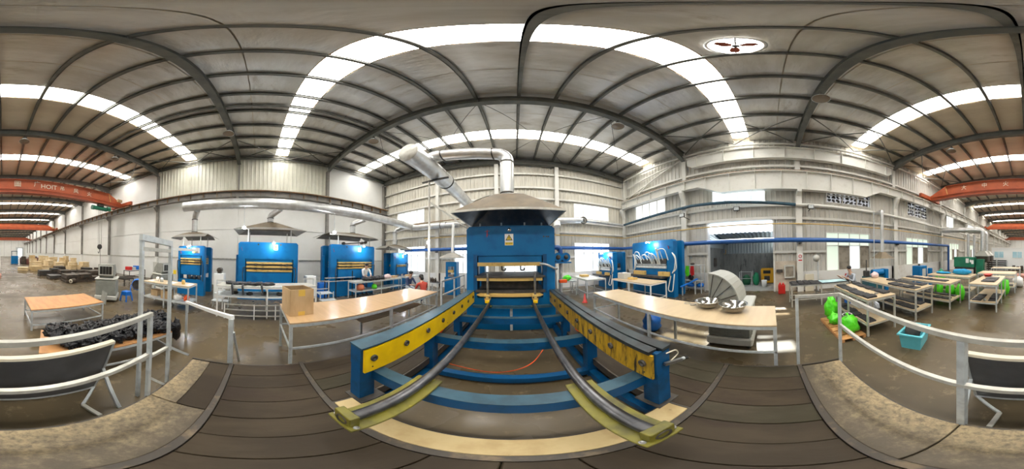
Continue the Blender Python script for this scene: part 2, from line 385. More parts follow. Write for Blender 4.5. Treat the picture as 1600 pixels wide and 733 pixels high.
for a, b in SKY:
    mb = MB(); x0, x1 = XL+.25, XR-.35
    n = 8
    for i in range(n):
        p, q = x0+(x1-x0)*i/n, x0+(x1-x0)*(i+1)/n
        mb.add([(p, a, zroof(p)+.03), (q, a, zroof(q)+.03), (q, b, zroof(q)+.03), (p, b, zroof(p)+.03)], [(0, 3, 2, 1)])
    mb.build('roof_light', K['skylight'], ceiling, label='bright translucent roof-light strip')
    t = MB()
    for y in (a, b): t.bar((x0, y, zroof(x0)), (x1, y, zroof(x1)), .03, .02)
    t.build('roof_light_edge', K['rail_brown'] if a > -6 else K['purlin'], ceiling)
for x in PUR+[-5.25]:
    mb = MB(); z = zt(x)
    for y1, y0 in ((YF, -20), (-20, YB)):
        mb.box(x-.05, x-.03, y0, y1, z, z+.17); mb.box(x-.05, x+.05, y0, y1, z, z+.02); mb.box(x-.05, x+.05, y0, y1, z+.15, z+.17)
    mb.build('purlin', K['purlin'], ceiling)
for i, y in enumerate(BAYS):
    y = y-.22 if i == 0 else y
    mb = MB(); w, t = .11, .014
    N = [XL+.15, XL+1.9, XL+5, -1, 4, XR-1.9, XR-.15]
    bot = [zb(x)-(.30 if k in (0, 6) else 0) for k, x in enumerate(N)]; top = [zt(x)-.005 for x in N]
    if i == 0: bot = [zb(x)-.02 for x in N]
    for k in range(6):
        a, b = N[k], N[k+1]
        mb.prism([(a, bot[k]), (b, bot[k+1]), (b, top[k+1]), (a, top[k])], 'y', y-.006, y+.006)
        mb.prism([(a, bot[k]), (b, bot[k+1]), (b, bot[k+1]+t), (a, bot[k]+t)], 'y', y-w, y+w)
        mb.prism([(a, top[k]-t), (b, top[k+1]-t), (b, top[k+1]), (a, top[k])], 'y', y-w, y+w)
    for k in (1, 3, 5): mb.box(N[k]-.01, N[k]+.01, y-w, y+w, bot[k], top[k])
    mb.build('rafter', K['dark_steel'], ceiling)
# roof bracing: zigzag tubes along both eaves and rods in the front bay
for i in range(1, 5):
    ya, yb_ = BAYS[i], BAYS[i+1]; ym = (ya+yb_)/2
    for xe, xi in ((XL+.3, XL+2.35), (XR-.3, XR-2.3)):
        for p, q in (((xe, ym), (xi, ya-.2)), ((xe, ym), (xi, yb_+.2)), ((xe, ya-.2), (xi, ym)), ((xe, yb_+.2), (xi, ym))):
            MB().tube([(p[0], p[1], zb(p[0])+.12), (q[0], q[1], zb(q[0])+.22)], .03, 6).build('roof_brace', K['dark_steel'], ceiling)
for xa, xb in ((-9.6, -5.2), (-5.2, -1), (-1, 3.2), (3.2, 7.4)):
    for p, q in (((xa, 4.6), (xb, 9.8)), ((xb, 4.6), (xa, 9.8))):
        MB().tube([(p[0], p[1], zb(p[0])+.25), (q[0], q[1], zb(q[0])+.2)], .012, 5).build('tie_rod', K['dark'], ceiling)

# ---- left wall
wl = B(XL-.2, XL-.1, YB, YF, 0, 9.45); wall_l = struct('wall_left', wl, K['lwall'], label='long white panelled side wall')
for i in range(len(BAYS)-1):
    y1, y0 = BAYS[i]-.01, BAYS[i+1]+.01
    for z0, z1 in ((0, 1.70), (1.77, 3.62), (3.65, 6.0)):
        B(XL-.1, XL, y0, y1, z0, z1).build('wall_panel', K['lwall'], wall_l)
    mb = MB()
    if i in (1, 2): ribs(mb, 'x', XL-.02, y0, y1, 6.0, 9.4, 1, .26, .04)
    else: mb.box(XL-.1, XL, y0, y1, 6.0, 9.4)
    mb.build('wall_panel', K['lwall_up'] if i in (1, 2) else K['lwall'], wall_l)
B(XL, XL+.05, YB, YF, 1.70, 1.77).build('wall_ledge', K['galv_warm'], wall_l)
for y in BAYS[:-1]:
    y = y-.12 if y > 9 else y
    c = MB(); z1 = zb(XL)-.25
    if y != BAYS[2]: c.box(XL, XL+.22, y-.09, y-.08, 1.75, z1).box(XL, XL+.22, y+.08, y+.09, 1.75, z1).box(XL+.1, XL+.11, y-.09, y+.09, 1.75, z1).box(XL+.2, XL+.22, y-.09, y+.09, 1.75, z1)
    else: c.box(XL, XL+.14, y-.05, y+.05, 6.1, z1)
    c.build('column', K['girder_grey'], wall_l)
    if y != BAYS[2]: B(XL, XL+.23, y-.1, y+.1, 0, 1.74).build('column_casing', K['lwall'], wall_l)
    MB().prism([(XL+.2, 5.68), (XL+.62, 5.68), (XL+.62, 5.55), (XL+.2, 5.25)], 'y', y-.08, y+.08).build('corbel', K['girder_grey'], wall_l)
MB().cyl((XL+.12, YB, 8.95), (XL+.12, YF, 8.95), .06, 8).build('eave_strut', K['dark_steel'], wall_l)

# ---- front wall
def window(n, axis, pos, u0, u1, z0, z1, style, sgn):
    """sgn: +1 when the room lies on the + side of the wall plane"""
    P = (lambda d, u, z: (pos+sgn*d, u, z)) if axis == 'x' else (lambda d, u, z: (u, pos+sgn*d, z))
    def bx(u0, u1, z0, z1, d0, d1):
        a, b = P(d0, u0, z0), P(d1, u1, z1); return [min(a[0], b[0]), max(a[0], b[0]), min(a[1], b[1]), max(a[1], b[1]), z0, z1]
    c = P(0, (u0+u1)/2, z0)
    W = anchor('window_%d' % n, c)
    t = .05; f = MB()
    for q in ((u0, u0+t, z0, z1), (u1-t, u1, z0, z1), (u0+t, u1-t, z0, z0+t), (u0+t, u1-t, z1-t, z1)): f.box(*bx(*q, -.06, .05))
    f.build('window_frame', K['white_steel'], W)
    a0, a1, b0, b1 = u0+t, u1-t, z0+t, z1-t
    if style in ('high', 'clear'):
        n_ = 4
        for i in range(n_):
            p, q = a0+(a1-a0)*i/n_, a0+(a1-a0)*(i+1)/n_
            B(*bx(p+.012, q-.012, b0, b1, -.03, -.02)).build('pane', K['glass' if style == 'clear' else 'pane_high'], W)
            if i: B(*bx(p-.015, p+.015, b0, b1, -.05, .03)).build('mullion', K['white_steel'], W)
    elif style in ('low', 'lowclear'):
        zt_ = b0+(b1-b0)*.66; n_ = 4; pat = ['pane_green', 'pane_dim', 'pane_white', 'pane_dim'] if style == 'low' else ['pane_front']*4
        if sgn < 0 and axis == 'x': pat = pat[::-1]
        for i in range(n_):
            p, q = a0+(a1-a0)*i/n_, a0+(a1-a0)*(i+1)/n_
            B(*bx(p+.02, q-.02, zt_+.02, b1, -.03, -.02)).build('pane', K['pane_green' if style == 'low' else 'pane'], W)
            B(*bx(p+.02, q-.02, b0, zt_-.02, -.03, -.02)).build('pane', K[pat[i]], W)
            if i: B(*bx(p-.02, p+.02, b0, b1, -.05, .03)).build('mullion', K['white_steel'], W)
        B(*bx(a0, a1, zt_-.02, zt_+.02, -.05, .03)).build('transom', K['white_steel'], W)
    elif style == 'grille':
        B(*bx(a0, a1, b0, b1, -.09, -.08)).build('pane', K['pane_grille'], W)
        r = random.Random(n); g = MB(); nu, nz = 10, 4
        for i in range(nu):
            for j in range(nz):
                cu, cz = a0+(a1-a0)*(i+.5)/nu, b0+(b1-b0)*(j+.5)/nz; su, sz = (a1-a0)/nu*.5, (b1-b0)/nz*.5
                for _ in range(3):
                    du, dz = r.uniform(-.5, .5)*su, r.uniform(-.5, .5)*sz; k, h = r.uniform(.25, .5)*su, r.uniform(.25, .5)*sz
                    g.box(*bx(cu+du-k, cu+du+k, cz+dz-h, cz+dz+h, -.05, .0+.01*_))
        g.build('cutout_scraps', K['dark'], W, kind='stuff')
        for i in range(1, 3): B(*bx(a0+(a1-a0)*i/3-.03, a0+(a1-a0)*i/3+.03, b0, b1, -.05, .03)).build('mullion', K['white_steel'], W)
        B(*bx(a0, a1, (b0+b1)/2-.03, (b0+b1)/2+.03, -.05, .03)).build('transom', K['white_steel'], W)
    return W

FW = [(-8.82, -6.17, 4.58, 5.70, 'high'), (-3.52, -1.45, 4.58, 5.70, 'high'), (.05, 2.0, 4.58, 5.70, 'high'), (3.8, 6.57, 4.52, 5.66, 'high'),
      (-8.7, -6.1, .95, 2.86, 'lowclear'), (-3.9, -1.6, .95, 2.86, 'lowclear'), (-.7, 1.9, .95, 2.86, 'lowclear'), (3.8, 6.57, .95, 2.92, 'lowclear')]
wf = B(XL-.2, XR+.2, YF+.12, YF+.2, 0, 9.4); wall_f = struct('wall_front', wf, K['fwall'], label='beige corrugated gable wall behind the large press')
fcols = [XL+.1, -5.03, -1.08, 2.63, XR-.12]
for a, b in zip(fcols, fcols[1:]):
    mb = MB()
    for r in cut(a, b, .95, 9.3, [h[:4] for h in FW]): ribs(mb, 'y', YF, *r, -1)
    mb.build('wall_panel', K['fwall'], wall_f)
    B(a, b, YF-.06, YF+.1, 0, .95).build('sill_wall', K['sill'], wall_f)
    for z in (1.95, 3.55, 4.25, 5.76, 6.55, 7.6):
        g = MB()
        for r in cut(a, b, z-.06, z+.06, [h[:4] for h in FW]): g.box(r[0], r[1], YF-.14, YF-.03, r[2], r[3])
        g.build('girt', K['white_steel'] if z < 6.6 else K['galv_warm'], wall_f)
for x in fcols:
    z1 = zb(x)-.05 if -10 < x < 7.5 else zb(x)-.02
    MB().box(x-.12, x+.12, YF-.30, YF-.28, 0, z1).box(x-.12, x+.12, YF-.06, YF-.04, 0, z1).box(x-.01, x+.01, YF-.29, YF-.05, 0, z1).build('column', K['white_steel'] if x > -9 else K['girder_grey'], wall_f)

# ---- right wall
RW = [(5.9, 8.65, 4.55, 5.62, 'high'), (.2, 2.95, 4.55, 5.62, 'clear'), (-5.56, -2.80, .90, 2.96, 'low'), (-11.52, -8.69, .90, 2.93, 'low'), (-17.98, -15.46, .95, 2.80, 'low'),
      (-24.0, -21.4, .95, 2.85, 'low'), (-5.63, -2.84, 4.56, 5.5, 'grille'), (-11.35, -8.86, 4.58, 5.72, 'grille'), (-16.5, -14.76, 4.43, 5.97, 'high'), (-23.5, -20.8, 4.5, 5.9, 'high')]
DOOR = (-.11, 3.2, 0, 3.55)
wall_r = struct('wall_right', B(XR-.02, XR+.14, YB, YF, 9.0, 9.2), K['rwall'], label='pale corrugated side wall with crane girder and windows')
holes = [h[:4] for h in RW]+[DOOR]
for i in range(len(BAYS)-1):
    y1, y0 = BAYS[i], BAYS[i+1]
    mb = MB()
    for r in cut(y0, y1, .95, 9.1, holes): ribs(mb, 'x', XR, *r, -1)
    mb.build('wall_panel', K['rwall'], wall_r)
    for r in cut(y0, y1, 0, .95, holes):
        m = K['dirty_wall'] if -1.4 < r[0] < -.05 and r[1] < 0 else K['sill']
        B(XR-.06, XR+.12, *r).build('sill_wall', m, wall_r)
    for z in (1.95, 3.62, 4.3, 5.75, 6.6):
        g = MB()
        for r in cut(y0, y1, z-.06, z+.06, holes): g.box(XR-.15, XR-.04, *r)
        g.build('girt', K['white_steel'], wall_r)
B(XR-.09, XR-.035, -1.3, -.2, .95, 1.5).build('stained_panel', K['dirty_wall'], wall_r)
struct('wall_right_outer', B(XR+.30, XR+.33, YB, -.15, 0, 9.1).box(XR+.30, XR+.33, 3.25, YF, 0, 9.1).box(XR+.30, XR+.33, -.15, 3.25, 3.62, 4.4).box(XR+.30, XR+.33, -.15, 3.25, 5.9, 9.1), K['rwall'])
for y in BAYS[:-1]:
    y = y-.35 if y > 9 else y
    ct = 5.02 if -5 < y < 2.3 else 5.53
    MB().box(XR-.32, XR-.30, y-.15, y+.15, 0, ct).box(XR-.06, XR-.04, y-.15, y+.15, 0, 8.0).box(XR-.31, XR-.05, y-.012, y+.012, 0, ct).box(XR-.16, XR-.14, y-.12, y+.12, ct, 8.0).box(XR-.15, XR-.05, y-.012, y+.012, ct, 8.0).build('column', K['white_steel'], wall_r)
    MB().prism([(XR-.25, ct), (XR-.62, ct), (XR-.62, ct-.14), (XR-.3, 4.72)], 'y', y-.1, y+.1).build('corbel', K['white_steel'], wall_r)
for p, q in (((7.86, 9.3, 7.3), (7.86, 5.0, 7.75)), ((7.86, 9.3, 6.4), (7.86, 7.2, 7.0)), ((7.86, 7.2, 7.0), (7.86, 4.7, 7.9)), ((7.86, 7.2, 7.0), (7.86, 8.6, 6.1))):
    MB().bar(p, q, .1, .06).build('wall_brace', K['white_steel'], wall_r)
MB().cyl((XR-.2, YB, 8.12), (XR-.2, YF-.3, 8.12), .07, 8).build('eave_pipe', K['white_steel'], wall_r)
# end wall and its bright door
wall_e = struct('wall_back', B(XL-.2, XR+.3, YB-.1, YB, 0, 9.3), K['lwall'], label='far white end wall of the hall')
for x in (-7.2, -3.8, -.6, 2.6, 5.6): B(x-.03, x+.03, YB, YB+.04, 0, 9).build('panel_seam', K['girder_grey'], wall_e)
d = anchor('door_2', (-8.0, YB+.1, 0)); B(-8.9, -7.0, YB+.02, YB+.06, .2, 3.6).build('door_opening', K['pane'], d)
MB().box(-9.6, -9.0, YB+.02, YB+.1, 0, 3.8).box(-6.9, -6.0, YB+.02, YB+.1, 0, 3.8).box(-9.6, -6.0, YB+.02, YB+.12, 3.8, 4.3).build('door_frame', K['galv'], d)

for i, h in enumerate(FW): window(i+1, 'y', YF, *h, -1)
for i, h in enumerate(RW): window(i+1+len(FW), 'x', XR, *h, -1)

# ---- door opening with lean-to store behind it
d = anchor('door_1', (XR, 1.55, 0), 'tall open doorway to the lean-to store')
MB().box(XR-.1, XR+.2, -.19, -.11, 0, 3.6).box(XR-.1, XR+.2, 3.2, 3.28, 0, 3.6).box(XR-.1, XR+.2, -.11, 3.2, 3.55, 3.62).build('door_frame', K['white_steel'], d)
MB().box(XR-.14, XR-.08, -1.0, 4.3, 3.62, 3.70).build('door_track', K['white_steel'], d)
store = struct('floor_store', B(XR+.1, 11.2, -.4, 3.6, -.08, .004), K['roomfloor'])
ws = struct('wall_store', B(11, 11.1, -.4, 3.6, 0, 1.95).box(XR+.34, 11, 3.3, 3.4, 0, 2.3).box(XR+.34, 11, -.4, -.3, 0, 2.3), K['room_wall'], label='stained grey walls of the lean-to store')
mb = MB(); ribs(mb, 'x', 11.0, -.4, 3.6, 1.95, 2.75, -1, .2, .03); mb.build('corrugated_band', K['room_sheet'], ws)
mb = MB(); mb.box(XR+.34, 11, 3.28, 3.30, 2.3, 2.75); mb.build('corrugated_band', K['room_sheet'], ws)
MB().tube([(10.9, 3.1, 2.25), (10.9, 3.1, 1.95), (10.9, 3.25, 1.95)], .04, 6).build('drain_pipe', K['crate'], ws)
mb = MB(); vs = []; n = 0; u = -.45
while u < 3.7:
    for a, h in ((0, 0), (.1, .03), (.14, .03), (.24, 0)):
        vs += [(XR+.45, u+a*.8, 3.02+h), (11.1, u+a*.8, 2.70+h)]; n += 1
    u += .24
mb.add(vs, [(2*i, 2*i+1, 2*i+3, 2*i+2) for i in range(n-1)]); struct('ceiling_store', mb, K['room_sheet'], label='corrugated lean-to roof beyond the door')
MB().bar((XR+.5, 2.95, 2.95), (10.9, 2.95, 2.62), .08, .12).build('roof_beam', K['blue_top'], ws)

# ---------------------------------------------------------------- work platform
P = .35
plat = anchor('work_platform', (0, 0, 0), 'low timber-decked work platform under the camera')
def deck(x0, x1, y0, y1, along, pitch, m, name='plank', top=P, seed=0):
    r = random.Random(seed); n = max(1, round(((x1-x0) if along == 'y' else (y1-y0))/pitch))
    for i in range(n):
        mm = m if not isinstance(m, list) else r.choice(m); dz = r.uniform(-.003, .003)
        if along == 'y': q = (x0+(x1-x0)*i/n+.003, x0+(x1-x0)*(i+1)/n-.003, y0, y1)
        else: q = (x0, x1, y0+(y1-y0)*i/n+.003, y0+(y1-y0)*(i+1)/n-.003)
        MB().bbox(*q, top-.04, top+dz, .004).build(name, mm, plat)
PL = [K['plank'], K['plank'], K['plank2']]
deck(-1.93, 1.82, -.26, .51, 'y', .235, PL, seed=1)
deck(-1.93, -1.12, .57, 6.0, 'y', .2, PL, seed=2)
deck(.97, 1.82, .57, 7.2, 'y', .2, PL, seed=3)
for q in ((-1.9, -1.055, -.775, -.55), (-1.9, -1.055, -.545, -.32), (-1.045, .33, -.775, -.32), (.34, 1.79, -.775, -.32)):
    MB().bbox(*q, P-.03, P+.002, .004).build('edge_board', K['board_edge'] if q[3] < -.4 or q[0] > -1.05 else K['plank'], plat)
MB().bbox(-1.1, .95, .575, .75, P-.03, P+.003, .004).build('front_board', K['cream_board'], plat)
MB().box(-1.93, 1.82, -.318, -.268, P-.02, P+.004).build('channel_strip', K['channel'], plat)
MB().box(-1.97, -1.12, .515, .565, P-.02, P+.004).box(.97, 1.84, .515, .565, P-.02, P+.004).box(-1.12, .97, .515, .570, P-.02, P+.004).build('channel_strip', K['channel'], plat)
fr = MB()
for y in (-.79, -.29, .54): fr.box(-1.94, 1.83, y-.015, y+.015, P-.12, P-.03)
for x in (-1.94, 1.815): fr.box(x, x+.02, -.79, .58, P-.12, P+.002)
for x, y1 in ((-1.94, 6.0), (-1.12, 6.0), (.955, 7.2), (1.815, 7.2)): fr.box(x, x+.02, .57, y1, P-.12, P-.002)
fr.box(-1.1, .955, .745, .76, P-.1, P-.002)
fr.build('edge_frame', K['channel'], plat)
for x, y in ((-1.9, -.75), (0, -.75), (1.78, -.75), (-1.9, .5), (1.78, .5), (0, .5), (-1.9, 3), (1.78, 3), (-1.1, 3), (.97, 3), (-1.9, 5.9), (1.78, 7.1), (.97, 7.1), (-1.1, 5.9)):
    B(x-.02, x+.02, y-.02, y+.02, 0, P-.05).build('leg', K['channel'], plat)
# ---------------------------------------------------------------- crane runways, cranes
t = thing('crane_runway', 'brown-railed grey crane runway girder along the white left wall', 'girder', (XL+.45, -20, 5.7))
xa = XL+.45
MB().box(xa-.01, xa+.01, YB, 9.85, 5.72, 6.12).box(xa-.16, xa+.16, YB, 9.85, 5.70, 5.72).box(xa-.18, xa+.18, YB, 9.85, 6.10, 6.13).build('girder_web', K['girder_grey'], t)
MB().box(xa-.04, xa+.04, YB, 9.85, 6.13, 6.20).box(xa+.10, xa+.2, YB, 9.85, 6.08, 6.14).build('rail', K['rail_brown'], t)
st = B(xa+.0, xa+.15, 9.0, 9.02, 5.72, 6.10).build('stiffener', K['rail_brown'], t)
for i in range(1, 55):
    o = st.copy(); o.location = st.location+Vector((0, -.9*i, 0)); COL.objects.link(o)
MB().tube([(xa-.1, 9.6, 6.2), (xa-.1, 9.6, 6.75), (xa+.12, 9.85, 6.75), (xa+.12, 9.85, 6.2)], .02, 6).build('end_stop', K['dark_steel'], t)

gx = XR-.38
t = thing('crane_girder', 'cream fish-bellied crane girder on the right wall above the windows', 'girder', (gx, -20, 5.6))
def gbot(y): return 5.04 if -5.0 <= y <= 2.3 else 5.55 if y > 3.5 or y < -6.0 else (5.04+.51*((y-2.3)/1.2 if y > 0 else (-5.0-y)/1.0))
ys = [9.75, 3.5, 2.3, -5.0, -6.0, YB]
MB().prism([(y, 6.08) for y in ys[:1]+ys[-1:]]+[(y, gbot(y)) for y in reversed(ys)], 'x', gx-.012, gx+.012).build('girder_web', K['cream_trim' if 0 else 'white_steel'], t)
mb = MB().box(gx-.16, gx+.16, YB, 9.75, 6.07, 6.10)
for a, b in zip(ys, ys[1:]): mb.bar((gx, a, gbot(a)), (gx, b, gbot(b)), .3, .02, (0, 0, 1))
mb.build('flange', K['white_steel'], t)
MB().box(gx-.05, gx+.05, YB, 9.7, 6.10, 6.20).build('rail', K['rail_brown'], t)
y = 9.2
while y > -40:
    B(gx-.14, gx-.01, y-.01, y+.01, gbot(y)+.012, 6.07).build('stiffener', K['white_steel'], t); y -= 1.22
t = thing('transfer_beam', 'cream boxed beam high on the right wall just under the roof', 'girder', (XR-.3, -1.5, 7))
bx_ = XR-.30
MB().prism([(4.2, 7.25), (3.85, 6.99), (-6.75, 6.99), (-7.1, 7.25), (-7.1, 7.74), (4.2, 7.74)], 'x', bx_-.012, bx_+.012).build('beam_web', K['white_steel'], t)
MB().box(bx_-.12, bx_+.12, -7.1, 4.2, 7.72, 7.75).box(bx_-.12, bx_+.12, -6.75, 3.85, 6.97, 7.0).build('flange', K['white_steel'], t)
for i in range(8): y = 3.6-1.45*i; B(bx_-.11, bx_-.01, y-.01, y+.01, 7.0, 7.72).build('stiffener', K['white_steel'], t)

def crane(Y, zb_, label, letters=None, hoist=None):
    t = thing('overhead_crane', label, 'crane', (-1.2, Y, zb_), 'overhead travelling cranes'); x0, x1 = XL+.45, XR-.38; h = 1.05
    MB().prism([(x0+.1, zb_+.12), (x0+.3, zb_+.02), (x1-.3, zb_+.02), (x1-.1, zb_+.12), (x1-.1, zb_+.42), (x1-1.5, zb_+h), (x0+1.5, zb_+h), (x0+.1, zb_+.42)], 'y', Y-.16, Y+.16).build('box_girder', K['crane'], t)
    MB().box(x0+.35, x1-.35, Y-.24, Y+.24, zb_, zb_+.03).box(x0+1.5, x1-1.5, Y-.24, Y+.24, zb_+h, zb_+h+.02).box(x0+.4, x1-.4, Y-.2, Y+.2, zb_+.27, zb_+.30).build('flange', K['crane'], t)
    for x in (x0, x1):
        c = MB().bbox(x-.12, x+.12, Y-1.35, Y+1.35, 6.28, 6.62, .03).build('end_carriage', K['crane'], t)
        for y in (Y-1.1, Y+1.1): MB().cyl((x-.05, y, 6.303), (x+.05, y, 6.303), .10, 14).build('wheel', K['dark'], c)
    B(x0+.3, x0+.75, Y+.25, Y+.45, 6.62, 6.85).build('control_box', K['crate'], t)
    if letters:
        for s, x, sz, dz in letters: text(s, sz, K['cream_trim'], t, (x, Y+.172, zb_+.68+dz), (PI/2, 0, PI), 'painted_letter')
        for x in (x0+1.55, x1-1.55): MB().bar((x-.18, Y+.165, zb_+.3), (x+.02, Y+.165, zb_+h), .05, .006).build('stripe', K['ochre'], t)
    if hoist:
        x = hoist
        h_ = thing('hoist', 'green electric hoist with hanging hook block under the red crane nearest the camera', 'hoist', (x, Y, 5.5))
        MB().bbox(x-.3, x+.3, Y-.13, Y+.13, zb_-.28, zb_-.02, .03).build('trolley', K['dark'], h_)
        MB().cyl((x-.62, Y, zb_-.42), (x+.62, Y, zb_-.42), .17, 16).build('drum', K['green'], h_)
        MB().cyl((x-.9, Y+.1, zb_-.36), (x-.62, Y+.1, zb_-.36), .2, 16).build('motor', K['green'], h_); MB().cyl((x+.62, Y, zb_-.42), (x+.82, Y, zb_-.42), .2, 16).build('gearbox', K['green'], h_)
        for dx in (-.16, .02, .16): MB().cyl((x+dx, Y, 2.55), (x+dx, Y, zb_-.5), .012, 5).build('rope', K['dark'], h_)
        b = MB().cyl((x, Y-.06, 2.45), (x, Y+.06, 2.45), .21, 16).build('hook_block', K['dark'], h_)
        MB().tube(bend([(x, Y, 2.25), (x, Y, 2.0), (x+.12, Y, 1.9), (x+.14, Y, 2.06)], .06), .025, 6).build('hook', K['dark'], b)
        MB().cyl((x-.0, Y+.12, .7), (x, Y+.12, 2.3), .018, 6).build('pendant_cable', K['dark'], h_)
crane(-11.3, 6.16, 'red-orange overhead crane with white stencilled characters, nearest of the three cranes',
      [('大', 4.55, .42, 0), ('中', 3.0, .42, 0), ('火', 1.5, .42, 0), ('圖', -.95, .52, 0), ('广', -2.3, .5, .07), ('HOIT', -3.15, .5, -.05), ('吊', -4.15, .38, -.04), ('风', -5.25, .42, -.06), ('火', -6.4, .42, -.1)], -7.6)
crane(-30.2, 6.16, 'red-orange overhead crane halfway down the hall, second of the three')
crane(-58, 6.16, 'red-orange overhead crane farthest away by the end wall')

# pendant lamps under the rafters
LAMPS = [(-5.4, 4.5, 'left half of the rafter over the left presses'), (3.45, 4.5, 'right of the big press, under the rafter'), (-6.5, -1.38, 'rafter above the left blue presses'), (4.0, -1.38, 'rafter near the ceiling fan'),
         (-5.9, -7.42, 'second rafter back, left side'), (-.9, -7.42, 'second rafter back, middle'), (3.7, -7.42, 'second rafter back, right side'), (-.7, -13.47, 'third rafter back, middle'), (-5.6, -13.47, 'third rafter back, left side')]
for x, y, s in LAMPS:
    z = zb(x); t = thing('pendant_lamp', 'unlit bell-shaped hanging lamp, '+s, 'lamp', (x, y, z-.45), 'pendant lamps under the rafters')
    MB().cyl((x, y, z-.16), (x, y, z), .012, 6).build('rod', K['dark'], t)
    MB().lathe((x, y, z-.3), [(0, .16), (.06, .15), (.07, .04), (.10, 0)], 12).build('ballast', K['dark'], t)
    MB().lathe((x, y, z-.47), [(.08, .20), (.16, .14), (.25, .0), (.24, .0), (.13, .12), (.05, .17)], 18).build('shade', K['galv'], t)
    MB().lathe((x, y, z-.475), [(0, -.03), (.12, -.02), (.235, .005)], 16).build('lens', K['lamp_glass'], t)
# roof fan
fx, fy, fz = 2.03, .28, zroof(2.03)-.10
t = thing('roof_fan', 'round roof exhaust fan with red-brown blades in a white ring', 'fan', (fx, fy, fz))
MB().lathe((fx, fy, fz), [(.38, .05), (.40, 0), (.36, -.03), (.34, 0), (.34, .06)], 32).build('ring', K['white'], t)
MB().lathe((fx, fy, fz+.045), [(0, 0), (.345, 0)], 32).build('glowing_sky_disc', K['skylight'], t)  # glowing disc stands in for open sky behind the blades
MB().lathe((fx, fy, fz-.02), [(0, -.05), (.05, -.04), (.06, .04), (0, .05)], 14).build('hub', K['dark'], t)
for k in range(3):
    a = k*2*PI/3+.4; vs = []; pts = [(.05, -.04), (.16, -.10), (.27, -.09), (.30, .01), (.22, .05), (.08, .04)]
    f = lambda p, z: (fx+p[0]*math.cos(a)-p[1]*math.sin(a), fy+p[0]*math.sin(a)+p[1]*math.cos(a), fz-.02+z+p[1]*.25)
    MB().add([f(p, .006) for p in pts]+[f(p, -.006) for p in pts], [tuple(range(6)), tuple(range(11, 5, -1))]+[(i, 6+i, 6+(i+1) % 6, (i+1) % 6) for i in range(6)]).build('blade', K['copper'], t)
for k in range(4):
    a = k*PI/2+.2; MB().bar((fx+.05*math.cos(a), fy+.05*math.sin(a), fz+.01), (fx+.36*math.cos(a), fy+.36*math.sin(a), fz+.01), .02).build('strut', K['dark'], t)

# ---------------------------------------------------------------- pipes on the walls
t = MB().tube(bend([(-7.6, YF-.44, 2.54), (7.45, YF-.44, 2.52), (7.53, 9.3, 2.52), (7.53, -14.4, 2.46), (7.53, -14.4, 0)], .12, 3), .11, 10).build('water_pipe', K['blue_pipe'], label='thick blue pipe running round the front and right walls', cat='pipe')
for y in (4.5, -1.38, -7.42): MB().box(7.45, 7.672, y-.05, y+.05, 2.30, 2.37).build('pipe_clip', K['dark'], t)
for x in (-5.03, -1.08, 2.63): B(x-.05, x+.05, YF-.5, YF-.305, 2.33, 2.41).build('pipe_clip', K['dark'], t)
MB().tube(bend([(-6.0, YF-.34, 3.34), (7.5, YF-.34, 3.32), (7.63, 9.4, 3.30), (7.63, -30, 3.26)], .1, 3), .03, 7).build('gas_pipe', K['ochre'], label='thin yellow gas pipe above the blue pipe', cat='pipe')
MB().tube([(7.58, 9.5, 4.31), (7.58, 3.9, 4.56), (7.58, 1.9, 4.49), (7.58, -1.2, 4.23)], .085, 8).build('air_pipe', K['blue_top'], label='blue-grey pipe under the crane girder above the door', cat='pipe')
MB().tube([(7.58, -1.21, 4.23), (7.58, -6.8, 4.18), (7.58, -11, 4.06), (7.58, -30, 4.02)], .085, 8).build('air_pipe', K['white_steel'], label='cream pipe continuing under the crane girder past the lattice openings', cat='pipe')
for y, x, lab in ((4.3, 7.2, 'small black floodlight on the right wall beside the blue press'), (1.6, 7.75, 'small floodlight above the open doorway'), (-1.9, 7.45, 'small floodlight under the pipe, right of the doorway')):
    z = 4.0 if y > 0 and x < 7.5 else 4.15
    if y < 0: z = 4.1
    t = thing('floodlight', lab, 'lamp', (x, y, z)); MB().bbox(x-.06, x+.02, y-.15, y+.15, z-.11, z+.11, .01).build('housing', K['dark'], t)
    MB().box(x-.075, x-.06, y-.12, y+.12, z-.08, z+.08).build('lens', K['galv'], t); MB().bar((x, y, z-.05), (XR-.05, y, z-.08), .03).build('bracket', K['dark'], t)

# ---------------------------------------------------------------- ducts
def ring(mb, c, axis, r, w=.03): 
    c = Vector(c); a = Vector(axis).normalized(); mb.cyl(c-a*w, c+a*w, r+.012, 18)
t = spiral = thing('spiral_duct', 'long silver spiral duct along the left wall above the four presses', 'duct', (-6.9, 3, 4.2))
MB().tube(bend([(-6.9, -3.45, 4.23), (-6.9, 9.35, 4.23)], .2), .235, 20).build('duct_run', K['duct'], t)
for y in (-1.2, 1.2, 3.6, 5.6, 7.4): m_ = MB(); ring(m_, (-6.9, y, 4.23), (0, 1, 0), .235); m_.build('duct_joint', K['duct'], t)
MB().cyl((-6.9, -3.47, 4.23), (-6.9, -3.45, 4.23), .24, 20).build('end_cap', K['duct'], t)
MB().tube(bend([(-6.9, 9.35, 4.23), (-6.6, 9.45, 4.15), (-3.35, 9.4, 4.05)], .15), [.2]*8+[.14], 14).build('duct_tail', K['duct'], t)
for x in (-4.6, -4.2): m_ = MB(); ring(m_, (x, 9.42, 4.09), (1, 0, 0), .19); m_.build('duct_joint', K['dark'], t)
MB().bar((-7.2, 9.5, 4.42), (-2.8, 9.5, 4.42), .05).build('carrier_rail', K['rail_brown'], t)

